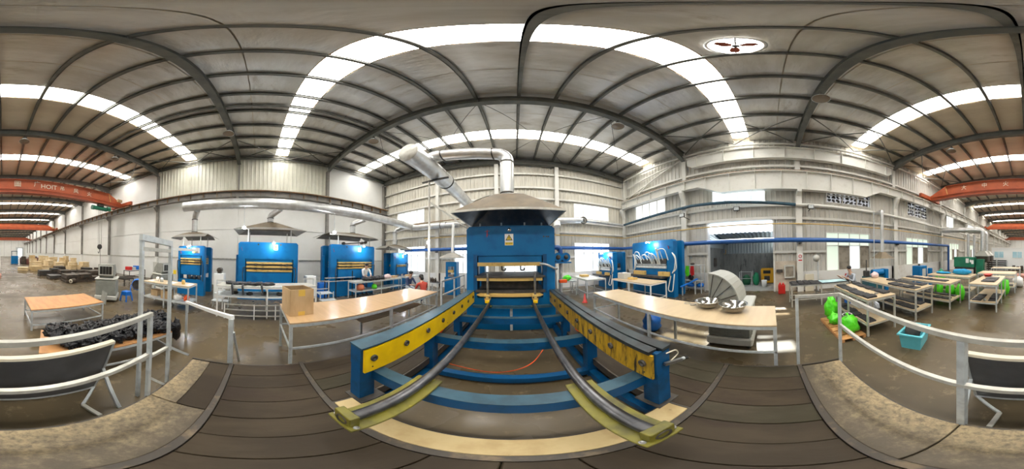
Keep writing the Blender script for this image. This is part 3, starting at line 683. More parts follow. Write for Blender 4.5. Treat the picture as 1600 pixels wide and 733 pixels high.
t = thing('exhaust_duct', 'big silver duct hanging above the left of the large press, open-ended towards the camera', 'duct', (-2.3, 5.5, 4.7))
MB().tube([(-2.3, 2.95, 4.76), (-2.3, 5.1, 4.76)], .285, 24).build('duct_run', K['duct'], t)
MB().tube([(-2.3, 5.1, 4.76), (-2.3, 9.5, 4.76)], .25, 24).build('duct_run', K['duct'], t)
MB().lathe((-2.3, 2.94, 4.76), [(0, 0), (.28, 0), (.29, .02)], 24, (0, 1, 0)).build('end_cap', K['galv_warm'], t)
for y in (5.1,): m_ = MB(); ring(m_, (-2.3, y, 4.76), (0, 1, 0), .285); m_.build('duct_joint', K['dark'], t)
MB().tube(bend([(-.19, 4.35, 3.67), (-.19, 4.35, 5.12), (-2.28, 4.0, 5.22), (-2.3, 3.95, 4.85)], .32, 6), .19, 18).build('branch_duct', K['duct'], t)
for p, a in (((-.19, 4.35, 3.70), (0, 0, 1)), ((-.19, 4.35, 4.78), (0, 0, 1)), ((-.55, 4.29, 5.14), (1, -.17, 0)), ((-1.9, 4.06, 5.2), (1, -.17, 0))): m_ = MB(); ring(m_, p, a, .19, .02); m_.build('duct_joint', K['dark'], t)
MB().bar((-2.75, 4.3, 4.455), (-1.85, 4.3, 4.455), .05).build('carrier_arm', K['dark'], t)
pole = thing('support_pole', 'slim pale steel pole standing beyond the box table, carrying the big duct', 'pole', (-2.5, 4.3, 0))
MB().cyl((-2.5, 4.3, 0), (-2.5, 4.3, 4.425), .032, 10).build('tube', K['white_steel'], pole)
MB().box(-2.62, -2.38, 4.18, 4.42, 0, .02).build('base_plate', K['galv'], pole)
MB().bar((-2.5, 4.3, 3.7), (-1.35, 5.0, 2.75), .045).build('stay', K['galv_warm'], pole)
lamp = thing('work_lamp', 'small lit lamp on the slim pole', 'lamp', (-2.5, 4.22, 2.35)); MB().lathe((-2.5, 4.22, 2.33), [(0, 0), (.035, .02), (.035, .07), (0, .1)], 12).build('bulb', K['glow'], lamp); MB().bar((-2.5, 4.255, 2.38), (-2.5, 4.22, 2.38), .02).build('clip', K['white'], lamp); point(lamp, (-2.5, 4.1, 2.3), 12)

t = thing('fan_duct', 'short silver duct with a round caged fan on the front wall right of the press', 'duct', (3.4, 9.3, 4.2))
MB().tube([(2.3, 9.3, 4.12), (3.1, 9.3, 4.2), (4.1, 9.3, 4.26)], .2, 16).build('duct_run', K['duct'], t)
MB().tube([(2.45, 9.2, 4.05), (2.45, 9.1, 3.75)], .2, 14).build('inlet_cowl', K['white'], t)
MB().lathe((4.15, 9.22, 4.26), [(.20, 0), (.24, -.02), (.24, -.07), (.20, -.07)], 24, (0, 1, 0)).build('fan_ring', K['dark'], t)
MB().lathe((4.15, 9.2, 4.26), [(0, -.02), (.21, -.02)], 24, (0, 1, 0)).build('fan_face', K['light_grey'], t)
for k in range(6): a = k*PI/6; MB().bar((4.15-.2*math.cos(a), 9.14, 4.26-.2*math.sin(a)), (4.15+.2*math.cos(a), 9.14, 4.26+.2*math.sin(a)), .012).build('fan_spoke', K['dark'], t)
MB().tube([(4.4, 9.3, 4.25), (7.3, 9.3, 4.22)], .10, 10).build('outlet_pipe', K['duct'], t)
for x in (2.9, 5.6): MB().bar((x, 9.3, 4.22), (x, 9.84, 4.25), .03).build('wall_bracket', K['galv'], t)

# ---------------------------------------------------------------- big press in the middle
class Loc:
    """maps face coordinates (u along the face, d into the machine, z up) to the hall"""
    def __init__(s, kind, pos): s.k = kind; s.p = pos
    def pt(s, u, d, z): return {'F': (u, s.p+d, z), 'L': (s.p-d, u, z), 'R': (s.p+d, u, z)}[s.k]
    def box(s, u0, u1, d0, d1, z0, z1, b=0, mb=None):
        a, c = s.pt(u0, d0, z0), s.pt(u1, d1, z1); q = (min(a[0], c[0]), max(a[0], c[0]), min(a[1], c[1]), max(a[1], c[1]), z0, z1)
        mb = mb or MB(); return mb.bbox(*q, b) if b else mb.box(*q)
    def prism(s, poly, d0, d1, mb=None):
        mb = mb or MB()
        if s.k == 'F': return mb.prism(poly, 'y', s.p+d0, s.p+d1)
        a, b = (s.p-d1, s.p-d0) if s.k == 'L' else (s.p+d0, s.p+d1)
        return mb.prism(poly, 'x', a, b)
def frame_plate(L, u0, u1, z1, o0, o1, oz0, oz1, d0, d1, ch=.07):
    mb = L.prism([(u0, oz1), (u1, oz1), (u1, z1-ch), (u1-ch, z1), (u0+ch, z1), (u0, z1-ch)], d0, d1)
    L.box(u0, o0, d0, d1, oz0, oz1, mb=mb); L.box(o1, u1, d0, d1, oz0, oz1, mb=mb); L.box(u0, u1, d0, d1, 0, oz0, mb=mb); return mb
def warn_sign(L, t, u, z, w, h, lettering=True):
    s = L.box(u-w/2, u+w/2, -.012, -.001, z, z+h).build('warning_sign', K['white'], t, 'white warning plate with a yellow triangle')
    c = z+h*.62; r = w*.42
    def tri(r): return [(u-r, c-r*.62), (u+r, c-r*.62), (u, c+r*1.05)]
    L.prism(tri(r), -.016, -.012).build('triangle_border', K['black'], s); L.prism(tri(r*.66), -.019, -.016).build('triangle', K['sign_yellow'], s)
    L.prism([(u-r*.07, c-r*.25), (u+r*.07, c-r*.25), (u+r*.11, c+r*.35), (u-r*.11, c+r*.35)], -.021, -.019).build('exclamation', K['black'], s)
    L.box(u-w*.46, u+w*.46, -.015, -.012, z+h*.04, z+h*.26).build('caption_band', K['sign_yellow'], s)
    if lettering:
        rot = {'F': (PI/2, 0, 0), 'L': (PI/2, 0, PI/2), 'R': (PI/2, 0, -PI/2)}[L.k]
        o = text('当心压手', w*.2, K['black'], s, L.pt(u, -.016, z+h*.15), rot, 'caption')
L = Loc('F', 4.0)
t = thing('hydraulic_press', 'large blue four-post moulding press straight ahead under the wide hood', 'press', (-.1, 4.6, 0))
frame_plate(L, -1.22, 1.0, 2.70, -.94, .69, .88, 1.95, 0, .28).build('front_frame', K['blue'], t)
frame_plate(L, -1.22, 1.0, 2.70, -.94, .69, .88, 1.95, 1.0, 1.28).build('rear_frame', K['blue'], t)
L.box(-.92, .67, .03, 1.25, 1.78, 1.98).build('upper_ram', K['blue'], t)
L.box(-.93, .64, -.03, 1.3, 1.69, 1.78).build('upper_platen', K['ochre'], t)
m_ = L.box(-.98, .72, -.12, 1.3, 1.41, 1.455).build('middle_platen', K['platen'], t)
L.box(-.93, .66, -.10, .0, 1.33, 1.405).build('front_bar', K['ochre'], m_)
m_ = L.box(-.98, .74, -.02, 1.3, 1.02, 1.09).build('lower_platen', K['platen'], t)
L.prism([(-.95, .97), (-.86, .935), (.6, .935), (.68, .97), (.6, 1.01), (-.86, 1.01)], -.09, -.01).build('front_bar', K['ochre'], m_)
L.box(-.88, .60, .2, 1.15, 1.10, 1.36).build('mould_block', K['dark'], t)  # added dark box blocks the daylight between middle and lower platen
L.box(-.94, .69, .06, 1.2, .1, 1.0).build('lower_ram', K['blue_frame'], t)
for u in (-.99, .74):
    L.box(u-.05, u+.05, -.006, .1, 1.0, 1.98).build('guide_slot', K['blue_frame'], t)
for u in (-.33, .14): MB().tube(bend([L.pt(u, .1, 1.70), L.pt(u, .1, 1.58), L.pt(u+.09, .1, 1.58), L.pt(u+.09, .1, 1.64)], .03), .018, 6).build('hanger_hook', K['dark'], t)
for u in (-.66, .47):
    MB().cyl(L.pt(u, -.12, .86), L.pt(u, -.12, 1.52), .03, 12).build('guide_post', K['steel'], t)
    m_ = L.box(u-.07, u+.07, -.2, -.03, .86, 1.0, .012).build('post_clamp', K['ochre'], t)
    L.box(u-.05, u+.05, -.24, -.14, .80, .87, .01).build('clamp_foot', K['yellow'], m_)
    for s in (-1, 1): MB().cyl(L.pt(u+.05*s, -.2, .94), L.pt(u+.05*s, -.22, .94), .02, 8).build('clamp_bolt', K['dark'], m_)
warn_sign(L, t, -.14, 2.2, .21, .285)
MB().lathe(L.pt(-.13, 0, 2.59), [(0, -.02), (.04, -.018), (.05, 0)], 16, (0, 1, 0)).build('round_cap', K['stainless'], t)
for a, b in (((-.74, 2.56), (-.62, 2.57)), ((-.68, 2.60), (-.69, 2.42)), ((-.69, 2.5), (-.63, 2.46))): MB().bar(L.pt(a[0], -.004, a[1]), L.pt(b[0], -.004, b[1]), .018, .006).build('red_mark', K['red'], t)
for u in (.72, .79, .84): MB().cyl(L.pt(u, 0, 2.42), L.pt(u, -.012, 2.42), .02, 8).build('bolt', K['dark'], t)
for u in (-1.05, -.4, .3, .82): MB().cyl(L.pt(u, .9, 2.7), L.pt(u, .9, 2.98), .025, 8).build('hood_post', K['galv'], t)
MB().tube(bend([L.pt(.62, -.05, 1.74), L.pt(.75, -.2, 1.72), L.pt(.95, -.1, 1.62), L.pt(1.08, .1, 1.6)], .1), .03, 8).build('air_hose', K['galv'], t)
# pump motors on the right flank
m_ = thing('pump_unit', 'pair of blue pump motors with pipe on the right flank of the large press', 'motor', (1.35, 4.85, 0))
for x, y in ((1.24, 4.55), (1.50, 4.62)):
    q = m2 = MB().cyl((x, y, 1.90), (x, y+.5, 1.90), .135, 20).build('motor', K['blue'], m_)
    MB().lathe((x, y, 1.90), [(0, -.04), (.06, -.03), (.07, 0)], 14, (0, 1, 0)).build('end_cap', K['dark'], q)
MB().tube(bend([(1.02, 4.75, 2.2), (1.36, 4.75, 2.2), (1.36, 4.75, 1.95)], .1), .07, 12).build('elbow_pipe', K['blue_pipe'], m_)
MB().cyl((1.36, 4.75, 0), (1.36, 4.75, 1.78), .05, 10).build('stand', K['galv'], m_)
B(1.12, 1.62, 4.5, 5.1, 1.72, 1.76).build('bracket', K['blue'], m_)
MB().bbox(1.2, 1.42, 4.3, 4.42, 1.18, 1.27, .01).build('valve_block', K['orange'], m_)
# hood
hd = thing('extractor_hood', 'wide dusty-brown extractor hood over the large press', 'hood', (-.14, 4.3, 2.95))
def hood_shell(x0, x1, y0, y1, z0, X0, X1, Y0, Y1, z1, sk, parent, mo, mi):
    R0 = [(x0, y0, z0), (x1, y0, z0), (x1, y1, z0), (x0, y1, z0)]; R1 = [(X0, Y0, z1), (X1, Y0, z1), (X1, Y1, z1), (X0, Y1, z1)]
    for i in range(4):
        j = (i+1) % 4; MB().quad(R0[i], R0[j], R1[j], R1[i], .008).build('roof_panel', mo, parent)
        e = .015; c = ((x0+x1)/2, (y0+y1)/2); ins = lambda p: (p[0]+(c[0]-p[0])*.02, p[1]+(c[1]-p[1])*.02, p[2]-e)
        MB().quad(ins(R0[i]), ins(R0[j]), ins(R1[j]), ins(R1[i]), .004).build('inner_panel', mi, parent)
    MB().quad(*R1, .01).build('crown', mo, parent)
    for i in range(4): j = (i+1) % 4; MB().bar(R0[i], R0[j], .03, sk, (0, 0, 1)).build('rim', K['galv_warm'], parent)
hood_shell(-1.40, 1.12, 3.4, 5.15, 2.96, -.50, .22, 4.05, 4.65, 3.58, .05, hd, K['hood'], K['hood_in'])
MB().lathe((-.19, 4.35, 3.56), [(.30, 0), (.30, .03), (.20, .05), (.20, .1)], 24).build('flange', K['dark'], hd)
MB().tube(bend([(-1.0, 3.9, 3.36), (-.75, 4.1, 3.56), (.1, 4.1, 3.62), (.45, 4.1, 3.5)], .1), .025, 6).build('rail_tube', K['galv_warm'], hd)

# ---------------------------------------------------------------- feed frame in front of the big press
ff = thing('feed_frame', 'blue mould feed frame with yellow side plates in front of the large press', 'machine frame', (-.08, 2.3, 0))
for s, xo, xi, ym in ((-1, -1.18, -1.04, 'yellow'), (1, 1.02, .87, 'yellow_dirty')):
    x0, x1 = min(xo, xi), max(xo, xi)
    bm = B(x0, x1, .76, 3.98, .83, 1.06).build('side_beam', K['blue_frame'], ff)
    if s < 0: B(x0, x1+.03, .75, 3.98, 1.06, 1.075).build('cover_strip', K['blue_top'], bm)
    else:
        B(x0-.04, x0+.045, .80, 3.98, 1.05, 1.085).build('cover_strip', K['dark_top'], bm); B(x0+.065, x1+.02, .76, 3.98, 1.05, 1.085).build('cover_strip', K['dark_top'], bm)
        B(x0+.045, x0+.065, .78, 3.98, 1.03, 1.06).build('slot', K['black'], bm)
    xi_ = xi+.008*(-s)
    pl = B(min(xi_, xi_-s*.022), max(xi_, xi_-s*.022), .78, 3.95, .775, 1.045).build('side_plate', K[ym], ff, 'yellow plate' if s < 0 else 'yellow plate blackened with grease')
    xf = xi_-s*.022
    for k in range(8):
        y = .87+.42*k
        b = MB().lathe((xf, y, .935), [(.034, 0), (.034, .018), (.018, .022), (.016, .01), (0, .01)], 16, (-s, 0, 0)).build('cam_roller', K['dark'], pl)
    for y in (.86, 2.3): MB().cyl((xf, y, .83), (xf-s*.003, y, .83), .008, 8).build('hole', K['black'], pl)
    for y in (.84, 1.98, 3.05):
        fz0 = P if y < 1 else .0
        lg = B((xo if s < 0 else xi+.01), (xi-.01 if s < 0 else xo), y-.075, y+.075, fz0, .83).build('leg', K['blue_frame'], ff)
        if y < 1: MB().box(x0-.03, x1+.06, y-.11, y+.14, P, P+.012).build('foot_plate', K['dark'], lg)
    B((x0+x1)/2-.05, (x0+x1)/2+.05, .75, 3.95, .02, .12).build('floor_bar', K['blue_frame'], ff)
for y in (.95, 2.02, 2.98): B(-1.05, .88, y-.06, y+.06, .62, .735).build('cross_bar', K['blue_frame'], ff).data.materials[0] = K['blue_frame']
for y in (.95, 2.02, 2.98): B(-1.05, .88, y-.06, y+.06, .735, .74).build('bar_top', K['blue_top'], ff)
for y in (1.95, 3.0): B(-1.05, .88, y-.05, y+.05, .05, .14).build('floor_cross_bar', K['blue_frame'], ff)
B(-1.0, .85, 3.75, 3.85, .68, .74).build('end_bar', K['blue_top'], ff)
B(-.13, -.07, 3.86, 3.92, .05, .68).build('centre_post', K['galv'], ff)
for x, nm in ((-.61, 'left'), (.42, 'right')):
    rd = thing('guide_rail', 'polished round guide rod on an oily yellow plate, %s of the pair' % nm, 'guide rod', (x, 2.2, .74), 'pair of guide rods')
    MB().tube([(x, .40, .79), (x, 3.73, .79)], .04, 20).build('rod', K['rod'], rd)
    p = MB().bbox(x-.10, x+.10, .34, 1.07, .742, .762, .003).build('base_plate', K['olive'], rd)
    MB().bbox(x-.067, x+.067, .355, .405, .762, .862, .004).build('end_block', K['olive'], rd)
    MB().lathe((x, .355, .80), [(.03, 0), (.042, -.006), (.045, 0)], 16, (0, 1, 0)).build('bore', K['dark'], rd)
    for s in (-1, 1): MB().lathe((x+.083*s, .375, .762), [(.014, 0), (.014, .006), (.007, .006), (.007, .001), (0, .001)], 12).build('bolt', K['steel'], p)
    MB().bbox(x-.07, x+.07, 3.66, 3.74, .742, .76, .004).build('far_foot', K['olive'], rd)
# pneumatic stub at the near end of the right beam
sb = thing('limit_switch', 'small steel limit switch sticking out of the right yellow beam', 'switch', (1.0, .72, .9))
MB().bar((.93, .738, .93), (1.10, .70, .90), .028).build('arm', K['steel'], sb); MB().cyl((1.10, .70, .90), (1.13, .695, .895), .016, 10).build('plunger', K['galv'], sb)
MB().bar((1.12, .72, .885), (1.17, .68, .885), .03, .012).build('tip', K['black'], sb)
MB().tube(bend([(.96, .745, 1.03), (1.06, .72, 1.03), (1.09, .72, .97), (1.07, .735, .94), (1.0, .73, .935)], .03), .006, 6).build('wire', K['cream_trim'], sb)
# hoses
MB().tube(bend([(-1.0, 2.5, .12), (-1.02, 2.25, .05), (-.75, 2.08, .16), (-.2, 2.0, .16), (.2, 2.2, .16), (.55, 2.75, .30), (.62, 3.1, .35)], .3), .008, 6).build('air_line', K['orange'], label='thin orange air line looping across the pit', cat='hose')
def coil(name, p, q, r, turns, label):
    p, q = Vector(p), Vector(q); u, v = frame_for(q-p); n = turns*10
    MB().tube([p.lerp(q, i/n)+(u*math.cos(2*PI*i/10)+v*math.sin(2*PI*i/10))*r for i in range(n+1)], .012, 6).build(name, K['orange'], label=label, cat='hose')
coil('coiled_hose', (-1.26, 2.13, P+.062), (-1.5, 3.35, P+.062), .05, 30, 'tight orange coiled hose lying on the left walkway')
coil('coiled_hose', (1.13, 2.86, P+.085), (1.38, 3.02, P+.085), .07, 7, 'loose red-orange hose coil on the right walkway')

# ---------------------------------------------------------------- row of presses along the left wall
def flap_hood(L, u0, u1, d0, d1, z, parent, cu, open_corners=True):
    k = .28*(u1-u0)*.5; a0, a1, b0, b1 = u0+k, u1-k, d0+.45, d1-.45; h = .17
    top = [L.pt(a0, b0, z+h), L.pt(a1, b0, z+h), L.pt(a1, b1, z+h), L.pt(a0, b1, z+h)]
    e = .0 if not open_corners else .30
    low = [(L.pt(u0+e, d0, z), L.pt(u1-e, d0, z)), (L.pt(u1, d0+e, z), L.pt(u1, d1-e, z)), (L.pt(u1-e, d1, z), L.pt(u0+e, d1, z)), (L.pt(u0, d1-e, z), L.pt(u0, d0+e, z))]
    for i in range(4):
        MB().quad(low[i][0], low[i][1], top[(i+1) % 4], top[i], .015).build('flap', K['hood_grey'], parent)
    ch = .28 if not open_corners else .13
    c = [L.pt(cu-.22, (d0+d1)/2-.2, z+h+ch), L.pt(cu+.22, (d0+d1)/2-.2, z+h+ch), L.pt(cu+.22, (d0+d1)/2+.2, z+h+ch), L.pt(cu-.22, (d0+d1)/2+.2, z+h+ch)]
    for i in range(4): MB().quad(top[i], top[(i+1) % 4], c[(i+1) % 4], c[i], .012).build('roof_panel', K['hood'], parent)
    MB().quad(*c, .012).build('crown', K['hood'], parent)
    return z+h+ch
def wall_press(u0, u1, zt_, o0, o1, bz0, bz1, hood, side, lab, hl, depth=1.3, cu=None):
    L = Loc('L', -7.0); t = thing('hydraulic_press', lab, 'press', (-7.6, (u0+u1)/2, 0), 'blue presses along the left wall')
    frame_plate(L, u0, u1, zt_, o0-.06, o1+.06, .75, bz1+.12, 0, .26).build('front_frame', K['blue'], t)
    frame_plate(L, u0, u1, zt_, o0-.06, o1+.06, .75, bz1+.12, depth-.26, depth).build('rear_frame', K['blue'], t)
    L.box(o0, o1, .04, depth-.05, bz1, bz1+.16).build('upper_ram', K['blue'], t)
    h = bz1-bz0
    for k, z in enumerate((bz0, bz0+h*.40, bz0+h*.80)):
        p = L.box(o0, o1, -.04, depth+.02, z, z+h*.19).build('platen', K['ochre'], t)
        if k < 2: 
            L.box(o0+.02, o1-.02, .0, depth-.05, z+h*.24, z+h*.36).build('mould', K['platen'], t)
            for f in (.2, .35, .75, .88): u = o0+(o1-o0)*f; L.box(u-.05, u+.05, -.07, -.02, z+h*.2, z+h*.42).build('clamp', K['dark'], t)
    L.box(o0, o1, -.02, depth-.05, .75 if bz0-.5 < .75 else bz0-.5, bz0-.01, .02).build('lower_ram', K['blue'], t)
    for f in (.25, .5, .75): u = o0+(o1-o0)*f; MB().cyl(L.pt(u, .5, .05), L.pt(u, .5, bz0-.3), .09, 14).build('piston', K['steel'], t)
    for u in (u0-.13, ): MB().bbox(*sorted((L.pt(u-.05, .6, 0)[0], L.pt(u+.1, .72, 0)[0])), u-.05, u+.10, .4, zt_-.55, .02).build('side_rail', K['blue'], t)
    for s, u in ((-1, o0), (1, o1)): MB().tube(bend([L.pt(u, -.05, bz0+.15), L.pt(u+.12*s, -.12, bz0+.2), L.pt(u+.16*s, -.06, bz0-.1), L.pt(u+.12*s, .0, .7)], .06), .02, 6).build('steam_hose', K['dark'], t)
    for f in (.33, .7): MB().cyl(L.pt(u0+(u1-u0)*f, 0, zt_-.1), L.pt(u0+(u1-u0)*f, -.015, zt_-.1), .04, 10).build('eye_bolt', K['dark'], t)
    MB().bar(L.pt(u0+.12, -.004, zt_-.22), L.pt(u0+.18, -.004, zt_-.38), .05, .006).build('red_mark', K['red'], t)
    warn_sign(L, t, u0+(u1-u0)*.62, zt_-.33, .17, .23, False)
    hz = hood[4]
    for u in (o0+.05, o1-.05):
        for d_ in (.1, depth-.15): MB().cyl(L.pt(u, d_, zt_), L.pt(u, d_, hz+.075), .025, 6).build('hood_post', K['white_steel'], t)
    cu = (hood[0]+hood[1])/2 if cu is None else cu
    hd = thing('extractor_hood', hl, 'hood', L.pt(cu, .6, hz), 'grey hoods over the wall presses')
    z1 = flap_hood(L, *hood, hd, cu, side)
    cd_ = (hood[2]+hood[3])/2
    m_ = MB().tube(bend([L.pt(cu, cd_, z1+.01), L.pt(cu, cd_, 3.85), (-6.98, cu+.38, 4.06)], .16, 5), .145, 14).build('branch_elbow', K['duct'], spiral)
    for z in (z1+.04, 3.72): q = MB(); ring(q, L.pt(cu, cd_, z), (0, 0, 1), .147, .015); q.build('duct_joint', K['dark'], m_)
    lp = thing('work_lamp', 'lit lamp on the front of the '+lab.split(',')[0], 'lamp', L.pt(cu, -.32, zt_-.02), 'work lamps on the presses')
    c = L.pt(cu+.1, -.34, zt_-.06)
    MB().lathe(c, [(0, -.03), (.05, -.02), (.05, .0), (.03, .03)], 12).build('bulb', K['glow'], lp)
    MB().lathe(c, [(.06, .0), (.085, .01), (.04, .07), (.015, .09)], 12).build('shade', K['white'], lp)
    MB().tube(bend([L.pt(cu+.1, -.02, zt_-.1), L.pt(cu+.1, -.15, zt_+.1), c], .1), .012, 6).build('arm', K['galv'], lp)
    point(lp, L.pt(cu+.1, -.34, zt_-.14), 16, .05)
    return t, L
wall_press(-3.78, -2.43, 2.33, -3.62, -2.62, 1.46, 1.76, (-4.25, -2.05, -.25, 1.45, 2.74), True, 'narrow blue press behind the tall frame, leftmost of the wall row', 'grey hood with open corners over the leftmost narrow press', cu=-3.2)
wall_press(-.89, 1.71, 2.52, -.53, 1.45, 1.25, 1.67, (-1.08, 2.0, -.3, 1.5, 3.04), False, 'wide blue press behind the cardboard box, second of the wall row', 'broad closed-corner hood over the wide press behind the cardboard box', cu=.5)
wall_press(3.30, 5.99, 2.57, 3.70, 5.77, 1.38, 1.72, (2.8, 6.3, -.3, 1.5, 2.98), True, 'wide blue press behind the bending person, third of the wall row', 'wide open-cornered hood over the third wall press', cu=4.9)
wall_press(7.59, 9.1, 2.30, 7.92, 8.84, 1.40, 1.52, (6.9, 9.45, -.3, 1.3, 2.55), True, 'narrow blue press in the front left corner, fourth of the wall row', 'open-cornered hood over the corner press', .9, cu=8.25)
for y, lab in ((-.62, 'bright lamp on a bracket left of the second wall press'), (3.25, 'bright lamp on a bracket left of the third wall press')):
    l = thing('work_lamp', lab, 'lamp', (-6.55, y, 3.05)); MB().lathe((-6.55, y, 3.05), [(0, -.05), (.07, -.02), (.07, .04), (0, .06)], 12).build('bulb', K['glow'], l)
    MB().tube(bend([(-6.55, y, 3.10), (-6.55, y, 3.965), (-6.92, y, 3.965)], .05), .012, 6).build('hanger', K['galv'], l); point(l, (-6.5, y, 2.98), 14)
# pulley bar above the third press
t = thing('drive_bar', 'rusty bar with pulleys lying across the top of the third wall press', 'bar', (-7.2, 4.9, 2.6)); MB().bar((-7.2, 4.1, 2.62), (-7.3, 5.6, 2.82), .06).build('bar', K['rusty'], t)
for y, z in ((4.1, 2.65), (5.5, 2.80), (5.25, 2.74)): MB().cyl((-7.14, y, z), (-7.26, y, z), .08, 12).build('pulley', K['rusty'], t)

# ---------------------------------------------------------------- presses on the right with white hoses
def hose_press(pos, u0, u1, zt_, lab, base=0.0, sc=1.0):
    L = Loc('R', pos); t = thing('hose_press', lab, 'press', (pos+.5, (u0+u1)/2, base), 'blue hose presses by the right wall'); w = u1-u0; r = random.Random(int(u0*10))
    o0, o1 = u0+.14*w, u1-.14*w; z0 = zt_-1.22*sc
    frame_plate(L, u0, u1, zt_, o0, o1, .8, zt_-.85*sc, 0, .32).build('front_frame', K['blue'], t)
    frame_plate(L, u0, u1, zt_, o0, o1, .8, zt_-.85*sc, .72, .95).build('rear_frame', K['blue'], t)
    L.box(o0, o1, -.05, .9, z0+.14, z0+.34).build('upper_platen', K['platen'], t); L.box(o0, o1, -.07, .9, z0+.05, z0+.12).build('steam_plate', K['steel'], t)
    L.box(o0, o1, -.08, .9, z0-.08, z0+.03).build('lower_platen', K['galv'], t); L.box(o0, o1, -.04, .8, z0-.5*sc, z0-.09).build('lower_ram', K['blue'], t)
    L.box(u0+.1*w, u1-.05*w, -.5, .02, .86*sc+.05, .95*sc+.05).build('feed_shelf', K['platen'], t)
    for f, g in ((.02, .24), (.55, .85)): L.box(u0+f*w, u0+g*w, -.32, -.2, .95*sc+.05, 1.14*sc+.05).build('yellow_block', K['ochre'], t)
    for k in range(9):
        a = u0+w*(.1+.09*k)+r.uniform(-.05, .05); b = a+r.uniform(-.5, .5)*w*.5; b = min(max(b, u0+.1), u1-.1); top = zt_-r.uniform(.42, .75)*sc
        MB().tube(bend([L.pt(a, -.05, z0+.3), L.pt(a+.05, -.22, top), L.pt((a+b)/2, -.3, top+.1*r.random()), L.pt(b, -.22, top-.1), L.pt(b, -.06, z0+.1)], .2, 4), .022, 6).build('white_hose', K['white_hose'], t)
    for s, u in ((-1, u0+.05), (1, u1-.1)):
        for k in range(2): MB().tube(bend([L.pt(u, -.03, zt_-.6*sc), L.pt(u-.25, -.15, zt_-.75*sc-.1*k), L.pt(u-.28+.1*k, -.12, zt_-1.3*sc), L.pt(u, -.05, zt_-1.5*sc)], .15, 4), .025, 6).build('white_hose', K['white_hose'], t)
    MB().tube(bend([L.pt(u0+.1, -.1, 1.0*sc), L.pt(u0+.2, -.2, .35*sc), L.pt(u0-.05, -.2, .3*sc), L.pt(u0-.1, -.1, 1.1*sc)], .15, 4), .025, 6).build('white_hose', K['white_hose'], t)
    MB().bar(L.pt(u0+.28, -.004, zt_-.28), L.pt(u0+.22, -.004, zt_-.42), .07, .006).build('red_mark', K['red'], t)
    c = L.pt((u0+u1)/2-.1, -.3, zt_-.10); lp = thing('work_lamp', 'lit twin lamp on the front of the '+lab.split(',')[0], 'lamp', c)
    for s in (-.12, .12): MB().bar((c[0], c[1]+s, c[2]), (c[0]-.03, c[1]+s*.3, c[2]+.03), .05, .03).build('tube', K['glow'], lp)
    MB().bar(c, (pos-.012, c[1], zt_-.03), .02).build('arm', K['galv'], lp); point(lp, (c[0], c[1], c[2]-.08), 20, .05)
hose_press(5.9, 4.02, 6.70, 2.62, 'wide blue press draped in white hoses, right of the large press')
hose_press(5.3, 7.75, 9.45, 2.22, 'small blue press draped in white hoses, in the front right corner', sc=.85)
# ---------------------------------------------------------------- railings and frames round the deck
def rails(name, label, posts, runs, m, w=.034, cat='railing', extra=()):
    """posts: (x, y, z0, z1); runs: lists of points"""
    t = thing(name, label, cat, (posts[0][0], posts[0][1], posts[0][2]))
    for x, y, z0, z1 in posts: MB().box(x-w/2, x+w/2, y-w/2, y+w/2, z0, z1).build('post', m, t)
    for nm, p, q in runs: MB().bar(p, q, w, w, (0, 0, 1)).build(nm, K['galv_warm'], t)
    for nm, p, q in extra: MB().bar(p, q, w*.8).build(nm, m, t)
    return t
zr = 1.345; b = -.81
rails('guard_rail', 'grey welded guard rail along the back of the deck, with one stout middle post', [(-1.05, b, P-.1, zr-.02), (1.79, b+.02, P-.1, zr-.02), (1.85, -.285, P-.1, zr-.02)],
      [('top_rail', (-1.07, b, zr), (1.81, b+.02, zr)), ('middle_rail', (-1.03, b, .93), (1.77, b+.02, .93)), ('top_rail', (1.79, b+.04, zr), (1.85, -.265, zr))], K['galv'],
      extra=[('brace', (-1.05, b, .62), (-1.30, -.81, .30))])
t = [o for o in COL.objects if o.name == 'guard_rail'][0]
B(.315, .362, b-.03, b+.025, P-.12, zr-.02).build('stout_post', K['galv'], t)
t = rails('gate_frame', 'tall narrow goalpost-like steel frame beside the deck corner', [(-1.19, -1.04, 0, 2.02), (-1.61, -.97, 0, 1.98)],
      [('lower_bar', (-1.19, -1.04, .64), (-1.61, -.97, .67)), ('upper_bar', (-1.19, -1.04, 1.91), (-1.61, -.97, 1.90))], K['galv'], .036)
MB().bar((-1.17, -1.04, 2.02), (-1.62, -.97, 1.985), .05, .06, (0, 0, 1)).build('head_angle', K['galv'], t)
MB().bar((-1.61, -.97, 1.93), (-2.36, -.95, 1.94), .035).build('side_arm', K['white'], t); B(-2.42, -2.36, -.98, -.92, 1.90, 1.98).build('arm_end', K['white'], t)
MB().bar((-1.61, -.97, .68), (-1.97, -.88, .36), .035).build('brace', K['galv'], t)
t = rails('stair_handrail', 'short post with a white handrail sloping away from the deck edge', [(-1.98, -.32, 0, 1.05)], [], K['galv'], .06)
MB().bar((-1.98, -.30, 1.07), (-3.1, -1.45, .86), .05).build('handrail', K['white'], t); MB().bar((-3.08, -1.43, .84), (-3.08, -1.43, 0), .04).build('end_post', K['galv'], t)
MB().bar((-1.99, -.29, .85), (-2.5, -.26, 0), .03).build('raking_leg', K['galv'], t)
